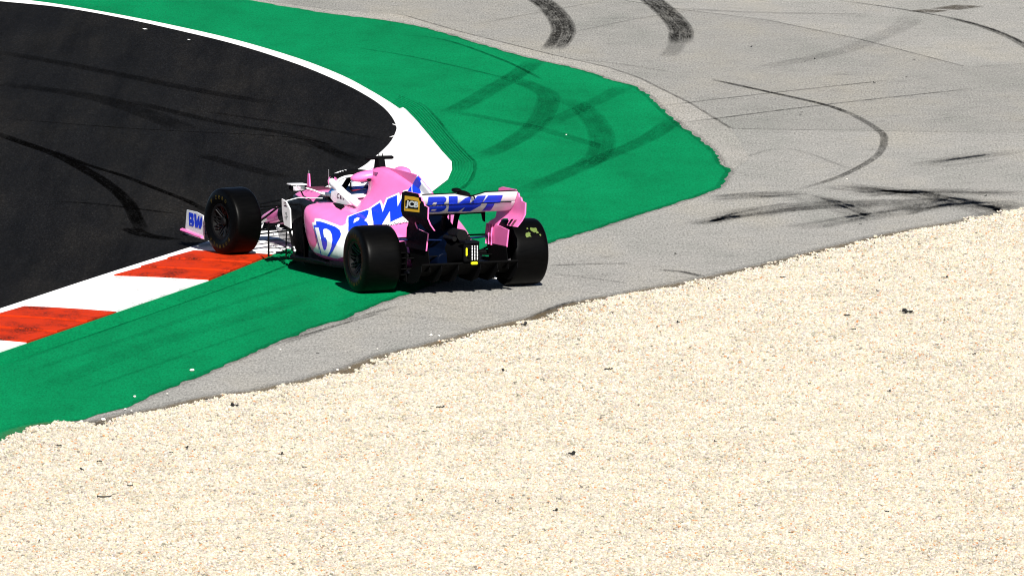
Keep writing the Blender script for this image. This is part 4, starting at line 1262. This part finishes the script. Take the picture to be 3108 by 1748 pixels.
# nose details: pitot fin, aerials
plate('pitot_fin', [(3.70, .66), (3.62, .66), (3.645, .81), (3.675, .81)], lambda u, v, s: ((-.007 if s == 0 else .007), u, v), .014, M['pink'], car)
tube('pitot_tube', [(0, 3.66, .80), (0, 3.66, .845)], .004, M['metal'], car, 6)
tube('aerial', [(.10, 3.36, .68), (.10, 3.36, .875)], .0035, M['metal'], car, 6)
bm = bmesh.new(); add_tube(bm, [(.16, 3.3, .68), (.16, 3.26, .712), (.155, 3.1, .715), (.15, 3.0, .69)], .016, 8, 1, (0, 0, 1), 4); bm_obj('nose_hoop', bm, M['pink'], car)
bm = bmesh.new()
for k in range(4): add_box(bm, (.0, 3.62 - .13 * k, .672 + .005 * k), (.30, .012, .012))
split_obj('nose_seam', bm, M['wine'], car)

# ================================================================== PRINT ON THE CAR (car-space metres)
WING_B = [(-0.446,0.999),(-0.274,0.994),(-0.245,0.974),(-0.243,0.946),(-0.259,0.921),(-0.213,0.878),(-0.226,0.841),(-0.262,0.825),(-0.43,0.831)]
WING_B1 = [(-0.374,0.939),(-0.338,0.937),(-0.34,0.913),(-0.383,0.915)]
WING_B2 = [(-0.366,0.863),(-0.315,0.861),(-0.323,0.845),(-0.374,0.846)]
WING_W = [(-0.228,0.995),(-0.131,0.992),(-0.108,0.906),(-0.047,0.97),(0.011,0.988),(0.021,0.901),(0.084,0.988),(0.179,0.985),(0.15,0.881),(0.076,0.816),(-0.021,0.82),(-0.011,0.874),(-0.057,0.819),(-0.175,0.825)]
WING_T = [(0.201,0.985),(0.363,0.983),(0.354,0.898),(0.296,0.897),(0.296,0.813),(0.206,0.815),(0.217,0.901),(0.163,0.904)]
JCB_YELLOW = [(-0.209,0.975),(-0.45,0.987),(-0.57,0.987),(-0.582,0.963),(-0.63,0.948),(-0.596,0.935),(-0.589,0.844),(-0.527,0.84),(-0.191,0.822)]
JCB_BLACK = [(-0.228,0.929),(-0.304,0.946),(-0.553,0.952),(-0.558,0.871),(-0.228,0.854)]
JCB_TXT = [(-0.231,0.853),(-0.558,0.868),(-0.255,0.935)]
FRONT_BWT = [(4.516,0.219),(3.942,0.233),(4.514,0.368)]
VANE_BAND = [(2.49,0.66),(2.339,0.655),(2.344,0.619),(2.486,0.618)]
VANE_TXT = [(2.486,0.627),(2.349,0.629),(2.481,0.654)]
VANE_STAR = [(2.43,0.525)]
VANE_RED = [(2.47,0.465),(2.411,0.479),(2.34,0.473),(2.34,0.451),(2.423,0.438),(2.47,0.447)]
CLARO = [(1.877,0.747),(1.638,0.747),(1.87,0.799)]
BODY_WHITE_B = [(1.662,0.092),(1.621,0.099),(1.583,0.105),(1.546,0.105),(1.509,0.107),(1.473,0.108),(1.438,0.109),(1.401,0.109),(1.364,0.109),(1.328,0.108),(1.292,0.109),(1.257,0.109),(1.221,0.109),(1.186,0.109),(1.161,0.131),(1.157,0.165),(1.119,0.148),(1.081,0.131),(1.047,0.114),(1.008,0.091),(0.97,0.069),(0.964,0.043),(0.961,0.017),(0.959,-0.005),(0.957,-0.027),(0.948,-0.049),(0.947,-0.071),(0.96,-0.09),(0.973,-0.109),(0.989,-0.127),(1.008,-0.144),(1.031,-0.161),(1.093,-0.177),(1.161,-0.192),(1.202,-0.194),(1.246,-0.198),(1.292,-0.199),(1.341,-0.201),(1.395,-0.201),(1.452,-0.201),(1.514,-0.202),(1.568,-0.2),(1.624,-0.2),(1.688,-0.198),(1.711,-0.187),(1.649,-0.171),(1.604,-0.153),(1.57,-0.131),(1.539,-0.106),(1.548,-0.091),(1.558,-0.076),(1.568,-0.061),(1.581,-0.045),(1.605,-0.03),(1.629,-0.013),(1.654,0.004),(1.673,0.026),(1.695,0.047),(1.643,0.056)]
BODY_DROP = [(1.604,0.068),(1.564,0.072),(1.526,0.078),(1.481,0.079),(1.438,0.081),(1.396,0.081),(1.358,0.081),(1.321,0.081),(1.285,0.081),(1.249,0.081),(1.205,0.074),(1.16,0.067),(1.133,0.051),(1.107,0.035),(1.095,0.008),(1.1,-0.017),(1.103,-0.042),(1.101,-0.068),(1.116,-0.087),(1.137,-0.106),(1.158,-0.125),(1.182,-0.143),(1.217,-0.161),(1.258,-0.18),(1.308,-0.197),(1.347,-0.2),(1.413,-0.202),(1.485,-0.204),(1.512,-0.203),(1.5,-0.191),(1.496,-0.178),(1.497,-0.164),(1.501,-0.15),(1.509,-0.135),(1.518,-0.12),(1.526,-0.105),(1.536,-0.091),(1.546,-0.074),(1.558,-0.058),(1.572,-0.042),(1.588,-0.025),(1.605,-0.008),(1.623,0.009),(1.643,0.026),(1.574,0.035)]
BODY_WHITE_BWT = [(1.175,0.169),(1.211,0.202),(1.263,0.235),(1.259,0.256),(1.256,0.276),(1.271,0.298),(1.306,0.323),(1.315,0.343),(1.291,0.361),(1.265,0.379),(1.242,0.396),(1.224,0.414),(1.227,0.45),(1.222,0.476),(1.212,0.5),(1.198,0.525),(1.181,0.55),(1.118,0.525),(1.057,0.501),(1.076,0.53),(1.094,0.558),(1.111,0.587),(1.081,0.607),(1.052,0.627),(1.021,0.647),(0.989,0.666),(0.957,0.686),(0.896,0.645),(0.898,0.681),(0.9,0.717),(0.863,0.732),(0.826,0.746),(0.824,0.78),(0.833,0.817),(0.792,0.844),(0.752,0.87),(0.724,0.899),(0.668,0.882),(0.613,0.865),(0.569,0.851),(0.526,0.836),(0.482,0.823),(0.439,0.808),(0.396,0.794),(0.352,0.78),(0.39,0.76),(0.445,0.741),(0.468,0.72),(0.477,0.696),(0.496,0.673),(0.493,0.646),(0.489,0.618),(0.485,0.592),(0.48,0.564),(0.475,0.537),(0.468,0.509),(0.461,0.482),(0.453,0.454),(0.444,0.426),(0.479,0.418),(0.514,0.41),(0.547,0.402),(0.571,0.385),(0.593,0.37),(0.616,0.353),(0.642,0.337),(0.67,0.322),(0.699,0.306),(0.743,0.296),(0.783,0.286),(0.778,0.261),(0.775,0.237),(0.777,0.213),(0.784,0.19),(0.798,0.168),(0.821,0.152),(0.846,0.138),(0.873,0.123),(0.901,0.108),(0.931,0.094),(0.961,0.08),(0.992,0.067),(1.025,0.052),(1.05,0.075),(1.077,0.098),(1.106,0.121),(1.139,0.145)]
BODY_BHOLE = [(1.117,0.229),(1.122,0.263),(1.092,0.264),(1.055,0.238),(1.053,0.212),(1.054,0.186)]
BODY_W = [(1.183,0.425),(1.182,0.45),(1.174,0.474),(1.162,0.497),(1.147,0.52),(1.1,0.496),(1.054,0.473),(1.007,0.449),(0.959,0.425),(0.986,0.456),(1.01,0.488),(1.031,0.518),(1.05,0.549),(1.069,0.579),(1.042,0.598),(1.014,0.616),(0.986,0.633),(0.957,0.651),(0.922,0.624),(0.887,0.596),(0.85,0.568),(0.814,0.539),(0.824,0.57),(0.834,0.6),(0.841,0.63),(0.847,0.66),(0.852,0.69),(0.821,0.707),(0.79,0.725),(0.76,0.743),(0.75,0.718),(0.741,0.691),(0.731,0.666),(0.72,0.64),(0.709,0.615),(0.697,0.589),(0.684,0.563),(0.67,0.536),(0.656,0.51),(0.641,0.484),(0.625,0.458),(0.645,0.437),(0.664,0.416),(0.679,0.395),(0.69,0.373),(0.705,0.352),(0.746,0.381),(0.793,0.41),(0.836,0.44),(0.876,0.468),(0.863,0.439),(0.845,0.409),(0.822,0.379),(0.806,0.349),(0.797,0.32),(0.791,0.292),(0.82,0.281),(0.832,0.267),(0.848,0.255),(0.921,0.285),(0.979,0.314),(1.022,0.341),(1.069,0.368),(1.122,0.396)]
BODY_TFIN = [(0.704,0.893),(0.632,0.872),(0.595,0.838),(0.648,0.802),(0.582,0.746),(0.701,0.722),(0.83,0.811)]
BODY_TBAR = [(0.813,0.733),(0.816,0.795),(0.72,0.722),(0.825,0.695)]

BODY_B = [(1.593,0.008),(1.55,0.013),(1.509,0.018),(1.49,-0.002),(1.471,-0.02),(1.453,-0.038),(1.436,-0.057),(1.423,-0.077),(1.414,-0.094),(1.406,-0.113),(1.398,-0.131),(1.379,-0.158),(1.353,-0.161),(1.322,-0.151),(1.303,-0.133),(1.286,-0.112),(1.285,-0.094),(1.287,-0.074),(1.324,-0.055),(1.354,-0.055),(1.389,-0.025),(1.4,-0.007),(1.412,0.012),(1.393,0.024),(1.353,0.031),(1.289,0.023),(1.261,0.008),(1.233,-0.007),(1.214,-0.032),(1.191,-0.057),(1.184,-0.077),(1.19,-0.095),(1.197,-0.114),(1.217,-0.135),(1.242,-0.157),(1.284,-0.177),(1.338,-0.198),(1.403,-0.2),(1.474,-0.201),(1.463,-0.188),(1.462,-0.172),(1.465,-0.157),(1.473,-0.141),(1.483,-0.124),(1.493,-0.108),(1.503,-0.092),(1.514,-0.076),(1.526,-0.059),(1.541,-0.043),(1.557,-0.026),(1.574,-0.009)]
BODY_B2 = [(1.227,0.23),(1.224,0.252),(1.224,0.272),(1.241,0.296),(1.278,0.322),(1.271,0.346),(1.238,0.367),(1.206,0.39),(1.165,0.388),(1.119,0.351),(1.102,0.323),(1.056,0.292),(0.998,0.258),(0.949,0.254),(0.891,0.231),(0.858,0.2),(0.838,0.17),(0.861,0.156),(0.885,0.144),(0.91,0.132),(0.936,0.119),(0.964,0.107),(0.993,0.095),(1.023,0.083),(1.052,0.11),(1.086,0.14),(1.124,0.169),(1.168,0.198)]
body_tree = bvh_of([body, fin])
decal('livery_white', [BODY_WHITE_B, BODY_WHITE_BWT], 'upleft', body_tree, .004, M['white'], body, .014)
decal('logo_drop', [BODY_DROP], 'upleft', body_tree, .009, M['blue'], body, .014)
decal('logo_letter', [BODY_B], 'upleft', body_tree, .013, M['white'], body, .014)
decal('lettering', [BODY_B2], 'upleft', body_tree, .009, M['blue'], body, .014)
decal('lettering', [BODY_W], 'upleft', body_tree, .009, M['blue'], body, .014)
decal('lettering', [BODY_TFIN], 'upleft', body_tree, .009, M['blue'], body, .014)
decal('lettering', [BODY_TBAR], 'upleft', body_tree, .009, M['blue'], body, .014)
decal('letter_counter', [BODY_BHOLE], 'upleft', body_tree, .013, M['white'], body, .014)
text_decal('lettering', 'TECHNOLOGY', (.857, .523), (.303, .671), (.864, .550), 'left', body_tree, .006, M['navy'], body, 0.0)
text_decal('lettering', 'BOMBARDIER', (1.77, .985), (1.56, .985), (1.765, 1.02), 'left', body_tree, .004, M['navy'], body, .03)
decal('cooling_slot', [[(-.40, 1.90), (-.40, 1.72), (-.44, 1.60), (-.53, 1.48), (-.53, 1.62), (-.47, 1.86)]], 'top', body_tree, .003, M['ink'], body)  # flat black patches, painted shade for a recess that is not modelled
decal('cooling_slot', [[(.40, 1.90), (.40, 1.72), (.44, 1.60), (.53, 1.48), (.53, 1.62), (.47, 1.86)]], 'top', body_tree, .003, M['ink'], body)
wing_tree = bvh_of([rwing, flap])
for P_ in (WING_B, WING_W, WING_T): decal('lettering', [P_], 'back', wing_tree, .003, M['blue'], rwing, .02)
for P_ in (WING_B1, WING_B2): decal('letter_counter', [P_], 'back', wing_tree, .0055, M['white'], rwing, .02)
ep_tree = bvh_of([eps[0]])
decal('endplate_badge', [JCB_YELLOW], 'left', ep_tree, .002, M['yellow'], rwing)
decal('endplate_badge', [JCB_BLACK], 'left', ep_tree, .004, M['ink'], rwing)
text_decal('lettering', 'JCB', *JCB_TXT, 'left', ep_tree, .006, M['white'], rwing, .05)
def unit(polys):
    A = np.array(WING_B + WING_W + WING_T); lo_, hi_ = A.min(0), A.max(0)
    return [[tuple((np.array(p) - lo_) / (hi_ - lo_)) for p in q] for q in polys]
def put(q, p00, p10, p01): return [tuple(np.array(p00) + (np.array(p10) - np.array(p00)) * u + (np.array(p01) - np.array(p00)) * v) for u, v in q]
UB, UW, UT, U1, U2 = unit([WING_B, WING_W, WING_T, WING_B1, WING_B2])
fe = [o for o in fw.children if o.name.startswith('endplate') and o.data.vertices[0].co.x < 0 and 'slot' not in o.name]
fe_tree = bvh_of(fe)
for q in (UB, UW, UT): decal('lettering', [put(q, *FRONT_BWT)], 'left', fe_tree, .003, M['blue'], fw, .05)
for q in (U1, U2): decal('letter_counter', [put(q, *FRONT_BWT)], 'left', fe_tree, .005, M['white'], fw, .05)
lv = [o for o in car.children if o.name.startswith('sidepod_vane') and o.data.vertices[0].co.x < 0][0]
lv_tree = bvh_of([lv])
decal('badge_band', [VANE_BAND], 'left', lv_tree, .002, M['wine'], lv)
text_decal('lettering', 'JCB', *VANE_TXT, 'left', lv_tree, .004, M['white'], lv, .05)
cy, cz = VANE_STAR[0]
star = [(cy - .045 * (1 if k % 2 == 0 else .42) * math.sin(k * math.pi / 5 + .5), cz + .05 * (1 if k % 2 == 0 else .42) * math.cos(k * math.pi / 5 + .5)) for k in range(10)]
decal('star_mark', [star], 'left', lv_tree, .002, M['ink'], lv)
decal('star_mark', [[(cy + (p[0] - cy) * .68, cz + (p[1] - cz) * .68) for p in star]], 'left', lv_tree, .004, M['white'], lv)
for sx in (-1, 1):
    hf = plate('halo_base', [(2.04, .80), (1.92, .82), (1.72, .775), (1.58, .74), (1.50, .715), (1.62, .70), (1.95, .695), (2.04, .73)], lambda u, v, s, sx=sx: (sx * (.405 + (.012 if s else 0) - .15 * max(0, v - .74)), u, v), .012, M['white'], halo, .05)
    if sx < 0: hl = hf
text_decal('lettering', 'Claro-', *CLARO, 'left', bvh_of([hl]), .003, M['wine'], halo, .03)
halo_tree = bvh_of([halo])
text_decal('lettering', 'BWT', (-.215, 2.372), (-.05, 2.458), (-.228, 2.402), 'top', halo_tree, .003, M['white'], halo, .05)

# ================================================================== THE DRIVER
def skin_body():
    V = []; E = []; Rr = []
    def add(p, r, par=None):
        V.append(p); Rr.append(r)
        if par is not None: E.append((par, len(V) - 1))
        return len(V) - 1
    pel = add((0, 1.92, .22), .14); ab = add((0, 1.97, .36), .14, pel); ch = add((0, 2.02, .52), .155, ab); nk0 = add((0, 2.08, .64), .10, ch); nk = add((0, 2.12, .70), .065, nk0); add((0, 2.17, .80), .08, nk)
    for sx in (-1, 1):
        sh = add((sx * .15, 2.06, .60), .075, nk0); el = add((sx * .22, 2.26, .46), .052, sh); wr = add((sx * .14, 2.46, .55), .036, el)
        pa = add((sx * .125, 2.52, .575), .034, wr)
        for k in range(4):
            f1 = add((sx * (.125 - .012), 2.565 + .004 * k, .60 - .018 * k), .0095, pa); f2 = add((sx * (.105 - .01), 2.585, .60 - .018 * k), .009, f1); add((sx * .085, 2.57, .60 - .018 * k), .008, f2)
        t1 = add((sx * .10, 2.53, .605), .011, pa); add((sx * .085, 2.55, .615), .009, t1)
        hip = add((sx * .09, 2.05, .20), .095, pel); kn = add((sx * .11, 2.50, .33), .065, hip); an = add((sx * .08, 2.88, .26), .045, kn); add((sx * .08, 2.93, .33), .035, an)
    me = bpy.data.meshes.new('person'); me.from_pydata(V, E, [])
    o = bpy.data.objects.new('person', me); COL.objects.link(o)
    md = o.modifiers.new('skin', 'SKIN'); sub = o.modifiers.new('sub', 'SUBSURF'); sub.levels = 1
    for i, r in enumerate(Rr): me.skin_vertices[0].data[i].radius = (r, r)
    me.skin_vertices[0].data[0].use_root = True
    dg = bpy.context.evaluated_depsgraph_get(); dg.update()
    out = bpy.data.meshes.new_from_object(o.evaluated_get(dg)); bpy.data.objects.remove(o)
    out.name = 'person'; return out
person = obj_me('person', skin_body(), M['pink'], None, True)
person.location = car.location; person.rotation_euler = car.rotation_euler
tag(person, 'driver in pink overalls and blue, white and red helmet sitting in the cockpit', 'person')
def helmet_mesh():
    bm = bmesh.new(); bmesh.ops.create_uvsphere(bm, u_segments=32, v_segments=20, radius=1)
    for v in bm.verts:
        x, y, z = v.co
        yy = y * (.142 if y < 0 else .135); zz = z * (.135 if z > 0 else .14); xx = x * .122
        if z < -.55: zz = -.14 * .62 - (.0)
        if y > .3 and z < -.1: yy += .022 * min(1, (-.1 - z) * 2)
        v.co = (xx, yy, zz)
    return bm
def mk_helmet():
    t = NT('helmet_paint'); co = t.objco(); sx = t.new('ShaderNodeSeparateXYZ'); t.link(co, sx.inputs[0]); x, y, z = sx.outputs
    c = t.ramp(t.math('ADD', t.math('MULTIPLY', z, 3.4), .5), [(0, (.02, .02, .04)), (.26, (.45, .02, .02)), (.38, (.004, .012, .09)), (.50, (.75, .76, .78)), (.66, (.004, .03, .22)), (.76, (.75, .76, .78))])
    c.node.color_ramp.interpolation = 'CONSTANT'
    t.link(c, t.b.inputs['Base Color']); t.b.inputs['Roughness'].default_value = .2; t.b.inputs['Coat Weight'].default_value = .6
    return t.m
hel = bm_obj('helmet', helmet_mesh(), mk_helmet(), person, True, 60)
hel.location = (0, 2.19, .825); hel.rotation_euler = (R(-8), 0, R(14))
v = []; f = []
for i in range(13):
    a = R(-75 + 150 * i / 12)
    for z_, k in ((.045, .98), (.0, 1.03), (-.035, 1.04)):
        v.append((.126 * math.sin(a) * k, .141 * math.cos(a) * k, z_))
    if i:
        for j in range(2): f.append((3 * i - 3 + j, 3 * i + j, 3 * i + 1 + j, 3 * i - 2 + j))
vis = obj('visor', v, f, M['ink'], hel)
steer = tube('steering_wheel', [(-.12, 2.555, .60), (-.13, 2.565, .57), (-.10, 2.585, .53), (.10, 2.585, .53), (.13, 2.565, .57), (.12, 2.555, .60)], .016, M['ink'], car, 8, smooth_n=3)

# ================================================================== LOOSE THINGS
def scrap_mesh(seed, s):
    rg = random.Random(seed); bm = bmesh.new()
    L = s * .017
    pts = []; x = -L
    n = 6
    for k in range(n):
        pts.append((-L + 2 * L * k / (n - 1), rg.uniform(-.3, .3) * L, .010 + .35 * L * rg.random()))
    add_tube(bm, pts, lambda t: s * .0046 * (.6 + .6 * math.sin(t * 9 + seed) ** 2), 6, .8)
    if seed % 3 == 0 or s > 2.5:
        add_tube(bm, [(L * .2, 0, .01), (L * .5, L * .3, .02 + .3 * L), (L * .8, .2 * L, .02 + .2 * L)], s * .0068, 6, .9)
    return bm
for i, (x, y, s) in enumerate(SCRAPS):
    bm = scrap_mesh(i, s)
    if i == 4:
        bm.free(); bm = bmesh.new()
        add_tube(bm, [(-.058, .004, .012), (-.052, 0, .012), (-.045, 0, .010), (0, .004, .008), (.045, 0, .010), (.052, .002, .012), (.058, 0, .012)], lambda t: .011 if abs(t - .5) > .36 else .005, 8)
    o = bm_obj('rubber_scrap', bm, M['scrap'], None, True, 60)
    o.location = (x, y, gravel_z(x, y) + .018); o.rotation_euler = (0, 0, .08 if i == 4 else RNG.uniform(-.9, .9) + (math.pi if RNG.random() < .5 else 0))
    if i == 0: tag(o, 'largest black curled rubber chunk lying out on the open gravel', 'rubber scrap', 'rubber scraps on the gravel')
    elif i == 4: tag(o, 'black bone-shaped rubber strip lying flat on the gravel', 'rubber scrap', 'rubber scraps on the gravel')
    else: tag(o, 'small black shred of tyre rubber lying on the gravel', 'rubber scrap', 'rubber scraps on the gravel')
rg_ = np.random.default_rng(5)
for k in range(46):
    x = rg_.uniform(-3.6, 5.6); y = edge_y(x) - .4 - 16 * rg_.random() ** 1.2
    if abs(x - .66) > 3.9 + (y + 27) * .05 or y < -22.5: continue
    o = bm_obj('rubber_scrap', scrap_mesh(k + 100, rg_.uniform(.5, .9)), M['scrap'], None, True, 60)
    o.location = (x, y, gravel_z(x, y) + .016); o.rotation_euler = (0, 0, rg_.uniform(0, 6.28))
    tag(o, 'tiny black fleck of tyre rubber among the gravel stones', 'rubber scrap', 'tiny rubber flecks in the gravel')
def one_stone(seed, s):
    bm = bmesh.new(); bmesh.ops.create_icosphere(bm, subdivisions=2, radius=.009 * s); rg = random.Random(seed)
    for v in bm.verts: v.co = Vector((v.co.x * 1.2, v.co.y, v.co.z * .7)) * rg.uniform(.82, 1.12)
    return bm
for i, (x, y, s) in enumerate(STONES):
    o = bm_obj('loose_stone', one_stone(i, s), M['loose_stone'], None, True, 30)
    o.location = (x, y, .010 + .003 * s); o.rotation_euler = (0, 0, RNG.uniform(0, 6))
    if i in (0, 1, 3, 5, 10): tag(o, 'single white pebble lying on the green paint', 'pebble', 'stray pebbles on the green paint')
    else: tag(o, 'single white pebble lying on the grey asphalt', 'pebble', 'stray pebbles on the grey asphalt')
for i, (x, y) in enumerate(FLECKS):
    o = bm_obj('rubber_marble', scrap_mesh(i + 50, .9), M['scrap'], None, True, 60)
    o.location = (x, y, .004); o.rotation_euler = (0, 0, RNG.uniform(0, 6))
    tag(o, 'tiny black marble of rubber lying on the grey asphalt', 'rubber scrap', 'rubber marbles on the run-off')
for i, (x, y) in enumerate(TAPE):
    w_, h_ = ((.012, .11), (.014, .10), (.025, .06), (.015, .05))[i]
    o = sheet('white_tape', [(-w_, -h_), (w_, -h_ * .8), (w_ * .8, h_), (-w_ * .9, h_ * .9)], 0, M['line'])
    o.location = (x, y, .0125); o.rotation_euler = (0, 0, .25 - .5 * (i == 1))
    if i < 2: tag(o, 'small white scrap on the black track beside the white apex', 'litter', 'white scraps by the apex')
    else: tag(o, 'thin white scrap on the black track along the long edge line', 'litter', 'white scraps by the edge line')
